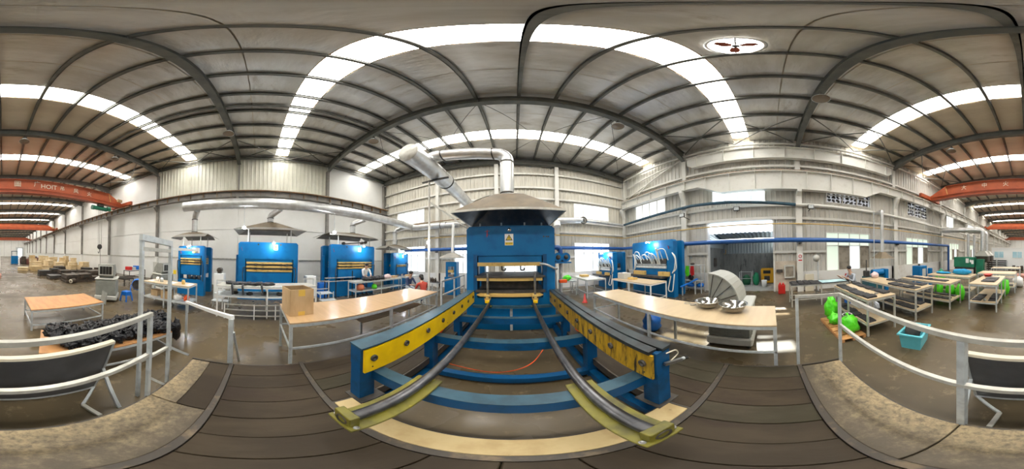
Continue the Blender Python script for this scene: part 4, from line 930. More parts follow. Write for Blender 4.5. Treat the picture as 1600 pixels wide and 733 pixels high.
# tilted signboard behind the rail
t = thing('signboard', 'dark grey board with cream edging leaning on steel legs behind the guard rail', 'board', (-.25, -1.3, 0))
a0, a1 = Vector((-.96, -1.16, .96)), Vector((.46, -1.16, .96)); c0, c1 = Vector((-.95, -1.45, .03)), Vector((.46, -1.45, .03))
MB().quad(a0, c0, c1, a1, .02).build('panel', K['gasket'], t)
MB().bar(a0, a1, .05, .03).build('top_edge', K['cream_trim'], t); MB().bar(c0, c1, .04, .03).build('bottom_edge', K['galv'], t); MB().bar(a0, c0, .03, .03).build('side_edge', K['galv'], t); MB().bar(a1, c1, .03, .03).build('side_edge', K['galv'], t)
for x, q in ((-.95, 1), (.46, -1)):
    MB().bar((x, -1.30, .49), (x+.03*q, -1.0, 0), .035).build('prop_leg', K['galv'], t); MB().bar((x, -1.45, .015), (x+.27*q, -1.2, .015), .03).build('floor_bar', K['galv'], t); MB().bar((x+.27*q, -1.2, .015), (x+.24*q, -.97, .015), .04, .03).build('foot', K['galv_warm'], t)

# ---------------------------------------------------------------- tables
def table(name, label, x0, x1, y0, y1, z, top, frame='galv', shelf=None, shelf_m=None, mid=True, group=None, rot=0, cat='table', leg=.04, thick=.025, lower=None):
    t = thing(name, label, cat, ((x0+x1)/2, (y0+y1)/2, 0), group); F = K[frame]
    MB().bbox(x0, x1, y0, y1, z-thick, z, .004).build('tabletop', top, t)
    e = .035
    for nm, q in (('apron', (x0, x1, y0, y0+e)), ('apron', (x0, x1, y1-e, y1)), ('apron', (x0, x0+e, y0+e, y1-e)), ('apron', (x1-e, x1, y0+e, y1-e))):
        B(*q, z-thick-.045, z-thick-.001).build(nm, F, t)
    long_y = (y1-y0) > (x1-x0); n = 3 if mid else 2
    for i in range(n):
        f = i/(n-1)
        for s in (0, 1):
            x = (x0+(x1-x0-leg)*s) if long_y else x0+(x1-x0-leg)*f; y = y0+(y1-y0-leg)*f if long_y else y0+(y1-y0-leg)*s
            B(x, x+leg, y, y+leg, 0, z-thick-.046).build('leg', F, t)
    zl = shelf if shelf else lower
    if zl:
        for q in ((x0, x1, y0+.005, y0+.03), (x0, x1, y1-.03, y1-.005), (x0+.005, x0+.03, y0, y1), (x1-.03, x1-.005, y0, y1)): B(*q, zl-.05, zl-.02).build('stretcher', F, t)
    if shelf: B(x0+.01, x1-.01, y0+.035, y1-.035, zl-.02, zl).build('shelf', shelf_m, t)
    t.rotation_euler.z = rot
    return t
table('work_table', 'long tan table carrying the open cardboard box', -3.10, -2.10, .42, 4.08, .95, K['plywood'], lower=.55, leg=.045)
table('work_table', 'long pale table carrying the two steel bowls', 1.93, 2.74, -.05, 3.75, .95, K['plywood_r'], lower=.55, leg=.045)
for i, q in enumerate(((-3.05, -2.55, 1.9, 2.9, .54), (-3.0, -2.5, 2.95, 3.95, .545))):
    MB().bbox(q[0], q[1], q[2], q[3], q[4], q[4]+.012, .004).build('cardboard_sheet', K['cardboard_in'], None, 'flat cardboard sheet on the rails under the box table, '+('the one towards the camera' if i == 0 else 'the one towards the pole'), 'cardboard', 'cardboard sheets under the box table')
table('work_table', 'low orange-topped table standing alone on the open floor', -2.52, -.63, -4.6, -3.5, .55, K['orange_ply'], mid=False, lower=.18)
bt = table('work_table', 'low orange table heaped with black bags behind the signboard', -2.58, -.52, -2.42, -1.66, .44, K['orange_ply'], mid=False, lower=.12, rot=-.27)
r = random.Random(11); ca, sa = math.cos(-.27), math.sin(-.27)
hp_ = MB()
for i in range(30):
    u = -.80+1.85*(i % 10)/9+r.uniform(-.06, .06); v = (-.2 if i < 10 else .2 if i < 20 else .02)+r.uniform(-.05, .05)
    if i in (0, 10): u += .12
    zq = .08 if i >= 20 else 0
    u = -u; x, y = -1.55+u*ca-v*sa, -2.04+u*sa+v*ca; rr = r.uniform(.11, .15); rz = r.uniform(.07, .125)
    hp_.blob((x, y, .445+zq+rz*.85), (rr, .15, rz), .65, 3.4, i, 24, 16, -rz*.84)
    for k in range(2):
        a0 = r.uniform(0, 6); hp_.tube([(x+.11*math.cos(a0+q*.6)+r.uniform(-.01, .01), y+.09*math.sin(a0+q*.6), .47+zq+rz*1.5+.03*math.sin(q*1.3+k)) for q in range(9)], .012, 5)
hp_.build('black_film_heap', K['black_bag'], None, 'long heap of crumpled black film and strips on the low orange table', 'heap', kind='stuff')
for i, (u, v) in enumerate(((1.3, -.24), (1.3, .22), (.45, -.62))):
    x, y = -1.55-u*ca-v*sa, -2.04-u*sa+v*ca
    MB().blob((x, y, .33), (.09, .09, .24), .4, 2.5, 30+i, 14, 12).build('black_bag', K['black_bag'], None, 'black bag drooping over the edge of the orange table', 'bag', 'black bags hanging off the low orange table')

# cardboard box
cb = thing('cardboard_box', 'open brown cardboard box on the end of the tan table', 'box', (-2.53, .60, .951))
A = [(-2.36, .47), (-2.41, .85), (-2.79, .79), (-2.74, .41)]
for i in range(4):
    j = (i+1) % 4; MB().quad((*A[i], .951), (*A[j], .951), (*A[j], 1.375), (*A[i], 1.375), .008).build('side_panel', K['cardboard'], cb)
MB().quad(*[(x, y, .956) for x, y in A], .006).build('bottom_panel', K['cardboard_in'], cb)
cc = Vector((-2.575, .63, 0))
for i in range(4):
    j = (i+1) % 4; a_, b_ = [Vector((*A[k], 0)).lerp(cc, .06) for k in (i, j)]; MB().quad(a_+Vector((0, 0, .97)), b_+Vector((0, 0, .97)), b_+Vector((0, 0, 1.372)), a_+Vector((0, 0, 1.372)), .004).build('inner_panel', K['cardboard_in'], cb)  # added darker lining puts the box's inner shade into the colour
for z0, z1 in ((1.27, 1.37), (.955, 1.02)):
    p = Vector((*A[0], 0)).lerp(Vector((*A[1], 0)), .34); q = Vector((*A[0], 0)).lerp(Vector((*A[1], 0)), .62); o = Vector((.006, .001, 0))
    MB().quad(p+o+Vector((0, 0, z0)), q+o+Vector((0, 0, z0)), q+o+Vector((0, 0, z1)), p+o+Vector((0, 0, z1)), .002).build('tape', K['tape'], cb)
# bowls and rings
for i, (x, y, lab) in enumerate(((2.55, 1.06, 'stainless steel bowl on the pale table, the one beside the steel rings'), (2.45, .59, 'stainless steel bowl of scraps on the pale table, nearer its bare end'))):
    bw = thing('steel_bowl', lab, 'bowl', (x, y, .951), 'steel bowls on the pale table')
    MB().lathe((x, y, .951), [(0, 0), (.11, 0), (.17, .045), (.20, .115), (.222, .12), (.222, .126), (.197, .124), (.165, .05), (.10, .008), (0, .008)], 32).build('shell', K['stainless'], bw)
    for k in range(6): MB().blob((x+r.uniform(-.08, .08), y+r.uniform(-.08, .08), .972), (.028, .022, .012), .3, 2, k, 8, 6).build('scrap', K['steel'], bw)
for x, y in ((2.58, 1.36), (2.62, 1.50)):
    MB().tube([(x+.055*math.cos(a*PI/10), y+.055*math.sin(a*PI/10), .958) for a in range(21)], .006, 6, False).build('steel_ring', K['steel'], None, 'small steel ring lying on the pale table', 'ring', 'steel rings on the pale table')

# ---------------------------------------------------------------- evaporative coolers
def cooler(x, y, rot, label, head):
    t = thing('air_cooler', label, 'cooler', (x, y, 0), 'evaporative coolers'); w = .43
    for sx in (-1, 1):
        for sy in (-1, 1): MB().cyl((x+sx*.36, y+sy*.36, 0), (x+sx*.36, y+sy*.36, .06), .035, 8).build('castor', K['dark'], t)
    MB().bbox(x-w, x+w, y-w, y+w, .06, .24, .03).build('water_tray', K['light_grey'], t)
    bd = MB().bbox(x-w+.03, x+w-.03, y-w+.03, y+w-.03, .24, .86, .03).build('body', K['grey_plastic'], t)
    for k in range(4):
        c, s = ((0, -1), (1, 0), (0, 1), (-1, 0))[k]
        if k == 3 and head == 'box':
            B(x-w+.015, x-w+.03, y-.3, y+.3, .29, .82).build('open_grille', K['black'], bd); continue
        for i in range(9):
            z = .29+i*.058; h = .3
            for f in (-1, 1):
                if c == 0: B(x+(.02 if f > 0 else -h), x+(h if f > 0 else -.02), y+s*(w-.03)-.01, y+s*(w-.03)+.015, z, z+.03).build('louvre', K['grey_plastic'], bd)
                else: B(x+c*(w-.03)-.01, x+c*(w-.03)+.015, y+(.02 if f > 0 else -h), y+(h if f > 0 else -.02), z, z+.03).build('louvre', K['grey_plastic'], bd)
    MB().bbox(x-w, x+w, y-w, y+w, .86, .92, .02).build('top_cap', K['light_grey'], t)
    if head == 'box':
        MB().bbox(x-.28, x+.28, y-.28, y+.28, .92, 1.0, .02).build('neck', K['grey_plastic'], t)
        hb = MB().prism([(x-.40, 1.0), (x+.36, 1.0), (x+.40, 1.45), (x-.1, 1.45), (x-.38, 1.2)], 'x' if 0 else 'y', y-.30, y+.30).build('outlet_head', K['grey_plastic'], t)
        B(x+.39, x+.42, y-.27, y+.27, 1.04, 1.42).build('outlet_frame', K['light_grey'], hb); B(x+.415, x+.425, y-.23, y+.23, 1.08, 1.38).build('outlet_grille', K['black'], hb)
        for i in range(1, 4): B(x+.42, x+.432, y-.23+.115*i-.006, y-.23+.115*i+.006, 1.08, 1.38).build('vane', K['grey_plastic'], hb)
    else:
        n = 9; C = (y+.38, .90); R = .58
        pts = [(C[0]-R*math.cos(PI/2*i/n), C[1]+R*math.sin(PI/2*i/n)) for i in range(n+1)]
        el = MB().prism([(C[0], C[1]+.02)]+[(p[0], p[1]+.02) for p in pts], 'x', x-.36, x+.36).build('elbow_hood', K['grey_plastic'], t)
        for i in range(n):
            (a, b), (c, d) = pts[i], pts[i+1]; MB().bar((x, (a+c)/2*1.0, (b+d)/2+.03), (x, (a+c)/2+.001, (b+d)/2+.031), .05) if 0 else None
            MB().quad((x-.38, a, b+.03), (x+.38, a, b+.03), (x+.38, c, d+.03), (x-.38, c, d+.03), .02).build('back_plate', K['cooler_light'], el)
        for i in (2, 4, 6, 8):
            for sx in (-1, 1): MB().bar((x+sx*.365, C[0], C[1]+.03), (x+sx*.365, pts[i][0], pts[i][1]+.03), .014, .012).build('seam', K['dark'], el)
    t.rotation_euler.z = rot
    return t
cooler(3.20, .78, 0, 'grey cooler with a big curved elbow hood behind the bowl table', 'elbow')
cooler(-3.95, -5.25, .75, 'grey cooler with boxy outlet head on the open floor by the blue stool', 'box')
cooler(-7.15, -4.75, 1.2, 'grey cooler with boxy outlet head by the white wall, behind the tall frame', 'box')
t = MB().quad((-3.45, -4.98, .02), (-3.36, -4.55, .02), (-3.42, -4.53, .47), (-3.51, -4.96, .47), .02).build('grille_panel', K['grey_plastic'], None, 'loose grey louvre panel leaning against the cooler by the blue stool', 'panel')
for k in range(7): f = (k+1)/8; p = Vector((-3.45, -4.98, 0)).lerp(Vector((-3.36, -4.55, 0)), f); MB().bar((p.x+.012, p.y, .04), (p.x-.048, p.y+.02, .45), .012).build('slat', K['light_grey'], t)
# blue stool, drum fan
st = thing('plastic_stool', 'small bright blue plastic stool on the open floor', 'stool', (-4.42, -4.62, 0))
x, y = -4.42, -4.62
MB().bbox(x-.14, x+.14, y-.14, y+.14, .36, .40, .02).build('seat', K['blue_bright'], st)
for sx in (-1, 1):
    for sy in (-1, 1): MB().bar((x+sx*.17, y+sy*.17, 0), (x+sx*.12, y+sy*.12, .37), .05, .03).build('leg', K['blue_bright'], st)
for k in range(4):
    c, s = ((0, -1), (1, 0), (0, 1), (-1, 0))[k]; MB().bar((x+c*.135-s*.1, y+s*.135+c*.1, .30), (x+c*.135+s*.1, y+s*.135-c*.1, .30), .02, .12, (0, 0, 1)).build('skirt', K['blue_bright'], st)
df = thing('drum_fan', 'blue drum fan on raking legs near the tall frame', 'fan', (-5.35, -4.9, 0))
MB().lathe((-5.35, -4.9, .52), [(.22, -.14), (.25, -.12), (.25, .12), (.22, .14)], 24, (.8, .6, 0)).build('drum', K['blue_bright'], df)
MB().lathe((-5.35, -4.9, .52), [(0, .08), (.22, .1)], 20, (.8, .6, 0)).build('grille', K['dark'], df)
for s in (-1, 1):
    for q in (-.25, .25): MB().bar((-5.35-s*.18, -4.9+s*.22, .5), (-5.35-s*.2+q*.8, -4.9+s*.24+q*.6, 0), .025).build('leg', K['blue_bright'], df)
for s in (-1, 1):
    MB().bar((-5.35-s*.14, -4.9+s*.18, .5), (-5.35-s*.2, -4.9+s*.24, .5), .03).build('pivot', K['dark'], df)

# ---------------------------------------------------------------- benches in front of the wall presses
def boxy(name, label, cat, x0, x1, y0, y1, z0, z1, m, b=.01, group=None, rot=0):
    o = MB().bbox(x0, x1, y0, y1, z0, z1, b).build(name, m, None, label, cat, group); o.rotation_euler.z = rot; return o
def lump(name, label, cat, c, rad, m, seed=0, amp=.3, group=None, freq=2.0):
    return MB().blob((c[0], c[1], c[2]+rad[2]*.8), rad, amp, freq, seed, 14, 10, -rad[2]*.8).build(name, m, None, label, cat, group)
table('work_bench', 'cluttered bench with boxes on its shelf before the leftmost wall press', -5.35, -4.62, -3.95, -2.1, .88, K['plywood_r'], shelf=.32, shelf_m=K['galv'])
boxy('carton', 'small tan carton on the lower shelf of the cluttered bench', 'box', -5.0, -4.7, -3.2, -2.85, .321, .62, K['cardboard'])
boxy('carton', 'second tan carton on the bench shelf, towards the tall frame', 'box', -5.1, -4.85, -3.75, -3.45, .321, .55, K['cardboard'])
lump('white_bag', 'white plastic bag on the shelf of the cluttered bench', 'bag', (-4.85, -2.6, .321), (.16, .16, .12), K['white'], 3)
lump('orange_bag', 'orange-red bag on the shelf of the cluttered bench', 'bag', (-4.85, -2.27, .321), (.12, .10, .12), K['orange'], 4)
for i, (x, y, m, lab) in enumerate(((-4.9, -3.3, 'galv', 'grey jar on the cluttered bench'), (-5.0, -3.55, 'white', 'white tub on the cluttered bench'), (-4.95, -2.45, 'ochre', 'ochre tin on the cluttered bench'))):
    MB().lathe((x, y, .881), [(0, 0), (.06, 0), (.065, .1), (.045, .15), (0, .16)], 12).build('jar', K[m], None, lab, 'jar')
for i, (y, w) in enumerate(((-2.9, .3), (-3.75, .25), (-2.2, .2))): boxy('paper_sheet', 'pale paper sheet lying on the cluttered bench', 'paper', -5.15, -4.8, y-w/2, y+w/2, .881, .886, K['white'], .001, 'papers on the cluttered bench')
table('work_bench', 'white-framed double-decked bench before the wide second wall press', -5.45, -4.68, -1.22, 1.75, 1.0, K['galv_warm'], 'white', shelf=.70, shelf_m=K['galv'])
t = rails('stepped_railing', 'low white stepped rail frame under the double-decked bench', [(-4.6, y, 0, .48) for y in (-.95, -.1, .5, 1.2)], [('rail', (-4.6, -.95, z), (-4.6, 1.2, z)) for z in (.46, .30, .12)], K['white'], .03)
hp_ = MB()
for i in range(9): hp_.blob((-5.05+.07*(i % 2), -.9+.16*i, 1.041), (.13, .12, .05), .5, 3, 40+i, 14, 10, -.039)
hp_.build('rubber_strip_tangle', K['rubber'], None, 'tangle of black rubber strips on the double-decked bench', 'rubber', kind='stuff')
for i, y in enumerate((-.75, -.45, .1)): MB().tube(bend([(-4.77, y, 1.035), (-4.63, y, 1.035), (-4.60, y+.03, .76)], .05), .03, 6).build('rubber_strip', K['rubber'], None, 'black strip hanging over the front of the double-decked bench', 'rubber', 'hanging rubber strips on the bench')
for i in range(5): lump('metal_part', 'grey metal part on the lower deck of the white bench', 'part', (-5.0+.1*(i % 2), -.7+.45*i, .701), (.12, .1, .05), K['platen'], 50+i, .4, 'metal parts on the bench deck')
ws_ = table('work_bench', 'grey bench with a dark heap and bags before the third wall press', -6.55, -5.9, 4.0, 7.1, .84, K['galv_warm'], 'galv', shelf=.42, shelf_m=K['galv'])
hp_ = MB()
for i in range(6): hp_.blob((-6.1+.04*(i % 2), 4.7+.2*i, .93), (.16, .15, .11), .4, 2.5, 60+i, 14, 10, -.087)
hp_.build('rubber_heap', K['rubber'], None, 'dark rubber scraps heaped on the third bench', 'rubber', kind='stuff')
lump('orange_bag', 'orange-red bag on the shelf edge of the third bench', 'bag', (-6.05, 4.35, .421), (.2, .18, .18), mat('terracotta bag', (.55, .16, .07), .5), 5)
lump('green_bag', 'small green bag on the shelf of the third bench', 'bag', (-6.0, 5.15, .421), (.14, .14, .13), K['green_bag'], 6)
lump('pink_cloth', 'pale pink cloth crumpled on the third bench', 'cloth', (-6.25, 6.3, .841), (.2, .2, .12), K['pale_cloth'], 7)
boxy('carton', 'flat tan carton on the third bench', 'box', -6.45, -6.1, 6.65, 7.0, .841, .95, K['cardboard'])
table('work_bench', 'small bench before the corner press', -6.5, -5.9, 7.5, 9.0, .84, K['galv_warm'], 'galv', lower=.3, mid=False)
boxy('carton', 'tan carton on the small bench before the corner press', 'box', -6.35, -6.05, 7.9, 8.3, .841, .93, K['cardboard'])
# cabinets between the presses
for x, y, z, lab in ((-6.95, -1.68, 1.13, 'white control cabinet between the first two wall presses'), (-7.2, 2.35, 1.05, 'white control cabinet between the second and third wall presses')):
    c = thing('control_cabinet', lab, 'cabinet', (x, y, 0), 'white control cabinets'); MB().bbox(x-.25, x+.2, y-.22, y+.22, 0, z, .01).build('body', K['office'], c)
    dr = B(x+.2, x+.212, y-.2, y+.2, .06, z-.06).build('door', K['white'], c); MB().lathe((x+.212, y, z*.55), [(0, .02), (.03, .02), (.04, 0)], 12, (1, 0, 0)).build('gauge', K['dark'], dr)
pm = thing('pump_motor', 'dark pump motor on top of the white cabinet between the first two presses', 'motor', (-6.95, -1.68, 1.131))
MB().cyl((-7.1, -1.68, 1.27), (-6.8, -1.68, 1.27), .11, 16).build('housing', K['dark'], pm); MB().lathe((-6.80, -1.68, 1.27), [(0, .03), (.07, .02), (.11, 0)], 14, (1, 0, 0)).build('end_cap', K['rusty'], pm); B(-7.08, -6.82, -1.76, -1.60, 1.131, 1.17).build('foot', K['dark'], pm)
for i, (y, lab) in enumerate(((-1.35, 'steel step platform between the first two wall presses'), (2.55, 'steel step platform between the second and third wall presses'))):
    t = rails('step_platform', lab, [(-6.2, y-.25, 0, .95), (-6.2, y+.3, 0, .95), (-5.75, y-.25, 0, .55), (-5.75, y+.3, 0, .55)], [('rail', (-6.2, y-.25, .93), (-6.2, y+.3, .93)), ('rail', (-6.2, y-.25, .6), (-6.2, y+.3, .6))], K['galv'], .035, 'steps')
    B(-6.3, -5.8, y-.27, y+.32, .45, .48).build('tread', K['galv'], t); B(-5.82, -5.5, y-.27, y+.32, .24, .27).build('tread', K['galv'], t)
    for yy in (y-.25, y+.3): MB().bar((-5.6, yy, .24), (-5.6, yy, 0), .03).build('leg', K['galv'], t)
boxy('crate', 'small blue plastic crate on the floor between the second and third presses', 'crate', -7.3, -6.95, 2.75, 3.1, .0, .72, K['blue_bright'])
boxy('sign_plate', 'yellow plate clipped beside the leftmost wall press', 'sign', -6.93, -6.90, -3.98, -3.82, .95, 1.15, K['sign_yellow'], .004)
MB().cyl((-6.915, -3.9, 0), (-6.915, -3.9, .95), .015, 6).build('sign_stake', K['galv'], None, 'thin stake under the yellow plate by the leftmost press', 'pole')
t = rails('pipe_frame', 'black-posted grey pipe frame standing before the third wall press', [(-6.72, y, 0, z) for y, z in ((3.45, 1.1), (4.35, 1.3))], [('rail', (-6.72, 2.9, z), (-6.72, 4.5, z)) for z in (.82, .98)], K['black'], .04)
B(-6.74, -6.70, 2.88, 2.92, 0, .98).build('post', K['black'], t)
t = rails('pipe_frame', 'plain grey pipe frame beside the white cabinet, before the second press gap', [(-6.3, y, 0, 1.05) for y in (1.82, 2.2)], [('rail', (-6.3, 1.82, z), (-6.3, 2.2, z)) for z in (.6, 1.03)], K['galv'], .035)
# ---------------------------------------------------------------- cutting tables on the open floor to the right
def rubber_row(label, group, x0, x1, y0, y1, z, n, seed, along='x', layers=1):
    r = random.Random(seed)
    for i in range(n):
        f = (i+.5)/n
        if along == 'x': cx, cy, lx, ly = x0+(x1-x0)*f, (y0+y1)/2+r.uniform(-.02, .02), (x1-x0)/n*.94, (y1-y0)
        else: cx, cy, lx, ly = (x0+x1)/2+r.uniform(-.02, .02), y0+(y1-y0)*f, (x1-x0), (y1-y0)/n*.82
        h = r.uniform(.016, .04); mb = MB(); k = .06*min(lx, ly)
        pts = [(cx-lx/2, cy-ly/2), (cx, cy-ly/2-r.uniform(0, k)), (cx+lx/2, cy-ly/2), (cx+lx/2, cy+ly/2), (cx, cy+ly/2+r.uniform(0, k)), (cx-lx/2, cy+ly/2)]
        o = r.uniform(0, .012); n_ = 6
        vs = [(x, y, z) for x, y in pts]+[(x*.97+cx*.03, y*.97+cy*.03, z+h+(o if 0 < j < 4 else 0)) for j, (x, y) in enumerate(pts)]
        mb.add(vs, [tuple(range(5, -1, -1)), tuple(range(6, 12))]+[(j, (j+1) % 6, 6+(j+1) % 6, 6+j) for j in range(6)])
        mb.build('rubber_sheet', K['rubber'], None, label, 'rubber sheet', group)
PR = K['plywood_r']; Z = .88; S_ = .30; e = .0012
table('cutting_table', 'two-tier pale-topped table beside the green bags, lined with rubber along both edges', 2.70, 4.45, -2.58, -1.80, Z, PR, 'galv_warm', S_, PR)
rubber_row('rubber sheet, bag side of the table by the green bags', 'rubber row, bag side of first table', 2.74, 4.40, -2.07, -1.83, Z+e, 8, 1)
rubber_row('rubber sheet, inner side of the table by the green bags', 'rubber row, inner side of first table', 2.85, 4.40, -2.56, -2.36, Z+e, 8, 2)
rubber_row('rubber sheet on the low shelf beside the green bags', 'rubber row on first lower shelf', 2.76, 4.3, -2.06, -1.86, S_+e, 6, 3)
boxy('metal_block', 'small steel block on the tabletop near the green bags', 'block', 2.95, 3.01, -2.28, -2.2, Z+e, Z+.03, K['steel'], .004)
boxy('metal_block', 'small dark block on the lower shelf near the green bags', 'block', 2.8, 2.87, -2.46, -2.38, S_+e, S_+.05, K['dark'], .004)
boxy('clear_tray', 'white tray on the lower shelf beside the green bags', 'tray', 3.7, 4.2, -2.5, -2.2, S_+e, S_+.06, K['white'])
boxy('blue_tub', 'small blue tub on the lower shelf beside the green bags', 'tub', 4.25, 4.4, -2.3, -2.1, S_+e, S_+.18, K['blue_bright'])
table('cutting_table', 'long two-tier table behind the turquoise basin, second in from the deck', 2.58, 5.2, -3.95, -3.17, Z, PR, 'galv_warm', S_, PR)
rubber_row('rubber sheet, near side of the table behind the basin', 'rubber row, near side of second table', 2.65, 3.7, -3.48, -3.2, Z+e, 5, 4)
rubber_row('rubber sheet, far side of the table behind the basin', 'rubber row, far side of second table', 2.75, 4.3, -3.92, -3.68, Z+e, 7, 5)
rubber_row('rubber sheet, front of the shelf behind the turquoise basin', 'rubber row on second lower shelf', 2.7, 4.6, -3.48, -3.24, S_+e, 7, 6)
rubber_row('rubber sheet, back of the shelf behind the turquoise basin', 'back rubber row on second lower shelf', 2.8, 4.6, -3.87, -3.66, S_+e, 6, 16)
lump('plastic_bag', 'clear white plastic bag hanging low between the first two cutting tables', 'bag', (4.0, -2.9, 0), (.22, .16, .2), mat('clear polythene', (.62, .66, .72), .2, c2=(.3, .3, .32), scale=9, bump=.5), 21)
lump('pale_bundle', 'pale pink-white bundle at the far end of the second cutting table', 'bundle', (5.0, -3.7, Z+e), (.16, .14, .12), K['pale_cloth'], 22)
table('cutting_table', 'two-tier table with long dark rubber rows, third in from the deck', 2.25, 4.3, -5.25, -4.42, Z, PR, 'galv_warm', S_, PR)
rubber_row('rubber sheet in the long row on the third table', 'rubber row on third table', 2.5, 4.25, -4.85, -4.6, Z+e, 8, 7)
rubber_row('rubber sheet on the third table shelf, front edge', 'front rubber row on third lower shelf', 2.35, 4.2, -4.75, -4.54, S_+e, 6, 8)
rubber_row('rubber sheet on the third table shelf, back edge', 'back rubber row on third lower shelf', 2.35, 4.2, -5.16, -4.98, S_+e, 6, 9)
for i, (x, y) in enumerate(((3.35, -5.55), (2.85, -5.6), (2.42, -5.55))):
    lump('green_bag', ('bright green plastic bag between the third and fourth cutting tables, %s' % ('wall side', 'middle one', 'aisle side')[i]), 'bag', (x, y, 0), (.19, .2, .36), K['green_bag'], 70+i, .25)
table('cutting_table', 'table draped with blue cloth, fourth in from the deck', 2.15, 4.1, -6.8, -5.85, Z, PR, 'galv_warm', S_, PR)
rubber_row('rubber sheet on the lower shelf of the blue-cloth table', 'rubber row on the blue-cloth table shelf', 2.2, 3.6, -6.2, -5.9, S_+e, 5, 19)
lump('blue_cloth', 'bright blue cloth heaped on the fourth cutting table', 'cloth', (2.75, -6.5, Z+e), (.45, .2, .13), K['cloth_blue'], 23, .25)
lump('blue_cloth', 'flat spread of blue cloth towards the wall end of the fourth table', 'cloth', (3.6, -6.4, Z+e), (.36, .22, .05), K['cloth_blue'], 24, .25)
table('cutting_table', 'narrow two-tier table at the aisle with dark pads on both tiers', .86, 1.75, -6.6, -4.68, Z, PR, 'galv', S_, PR)
rubber_row('black ribbed pad in the patch on the aisle table top', 'rubber pads on the aisle table top', 1.0, 1.45, -6.0, -5.05, Z+e, 6, 10, 'y')
rubber_row('black pad on the aisle table shelf, aisle side', 'rubber pads on the aisle shelf, aisle side', .92, 1.2, -5.8, -4.85, S_+e, 5, 11, 'y')
rubber_row('black pad on the aisle table shelf, wall side', 'rubber pads on the aisle shelf, wall side', 1.38, 1.68, -5.6, -4.8, S_+e, 4, 12, 'y')
lump('tape_roll', 'small grey roll on the shelf of the aisle table', 'roll', (1.28, -4.85, S_+e), (.05, .05, .05), K['steel'], 25, .1)
bs = thing('basin', 'shallow red basin on the aisle table, at its wall-side edge', 'basin', (1.56, -6.3, Z+e))
MB().lathe((1.54, -6.33, Z+e), [(0, 0), (.13, 0), (.19, .08), (.2, .085), (.18, .08), (.12, .012), (0, .012)], 20).build('shell', K['red'], bs)
table('cutting_table', 'table behind the aisle table with a bare wooden top', .5, 2.25, -8.2, -7.2, Z, PR, 'galv', S_, PR)
rubber_row('black rubber on the shelf of the bare-topped table', 'rubber on the bare-topped table shelf', .6, 2.1, -7.6, -7.3, S_+e, 5, 13)
lump('green_bag', 'green bag on the floor at the aisle end of the bare-topped table', 'bag', (.95, -6.9, 0), (.24, .16, .38), K['green_bag'], 26, .25)
table('cutting_table', 'farthest pale table before the rack of dark shelves', .4, 2.2, -10.6, -9.8, Z, PR, 'galv', S_, PR)
lump('white_sacks', 'white sack beside the bare-topped table at the aisle', 'sack', (.45, -8.7, 0), (.3, .3, .3), K['white'], 27, .25).name = 'white_sack'
for i in range(4): boxy('pallet_load', 'low pink-brown bundle on the floor down the aisle', 'bundle', .1+.45*(i % 2), .5+.45*(i % 2), -11.8-.6*(i//2), -11.3-.6*(i//2), 0, .25, mat('pink brown', (.45, .22, .17), .7), .03, 'bundles down the aisle')

# pallet with green bags, turquoise basin
pl = thing('pallet', 'low wooden pallet under the green bags', 'pallet', (3.4, -1.52, 0))
for y in (-1.74, -1.5, -1.27): B(2.72, 4.05, y-.03, y+.03, 0, .06).build('runner', K['orange_ply'], pl)
for i in range(6): B(2.72+.225*i, 2.90+.225*i, -1.77, -1.25, .06, .078).build('slat', K['orange_ply'], pl)
for i, (x, y, z, rx, ry, rz, lab) in enumerate(((2.98, -1.53, .08, .19, .20, .21, 'large knotted green plastic bag on the pallet, the one at the deck end'), (3.56, -1.44, .08, .15, .14, .14, 'green plastic bag in the middle of the pallet'), (3.93, -1.5, .08, .16, .17, .32, 'tall green plastic bag on the wall end of the pallet'))):
    gb = thing('green_bag', lab, 'bag', (x, y, z), 'green bags on the pallet')
    MB().blob((x, y, z+rz*.9), (rx, ry, rz), .38, 2.0, 80+i, 18, 14, -rz*.88).build('bag_body', K['green_bag'], gb)
    MB().tube([(x-.02, y, z+rz*1.7), (x+.02, y+.01, z+rz*1.95), (x+.07, y+.03, z+rz*2.1)], [.05, .015, .04], 8).build('knotted_neck', K['green_bag'], gb)
pn = thing('pan', 'dark pan with a white rim behind the green bags', 'pan', (3.33, -1.66, .08))
MB().lathe((3.33, -1.66, .0785), [(0, 0), (.09, 0), (.11, .3), (.12, .3), (.1, .28), (0, .28)], 20).build('bucket', K['white'], pn)
MB().lathe((3.33, -1.66, .37), [(0, 0), (.1, 0)], 20).build('contents', K['black'], pn)
ba = thing('basin', 'turquoise plastic basin on the bare floor outside the guard rail', 'basin', (1.88, -2.28, 0))
def tub(mb, cx, cy, z, a, b_, A, B_, h, th=.012):
    q = lambda u, v, zz: [(cx-u, cy-v, zz), (cx+u, cy-v, zz), (cx+u, cy+v, zz), (cx-u, cy+v, zz)]
    R = [q(a, b_, z), q(A, B_, z+h), q(A+.03, B_+.03, z+h), q(A+.03, B_+.03, z+h-.03), q(A+.025, B_+.025, z+h-.03)]
    R = [q(a, b_, z), q(A, B_, z+h-.03), q(A+.03, B_+.03, z+h-.03), q(A+.03, B_+.03, z+h), q(A-th, B_-th, z+h), q(a-th, b_-th, z+th)]
    vs = sum(R, []); fs = [(3, 2, 1, 0)]
    for k in range(5):
        for i in range(4): fs.append((k*4+i, k*4+(i+1) % 4, k*4+4+(i+1) % 4, k*4+4+i))
    return mb.add(vs, fs+[(20, 21, 22, 23)])
tub(MB(), 1.88, -2.28, .001, .17, .23, .20, .27, .34).build('shell', K['teal'], ba); ba.rotation_euler.z = .35
lump('rag', 'dark crumpled rag in the turquoise basin', 'rag', (1.90, -2.22, .06), (.12, .14, .26), K['platen'], 28, .3)

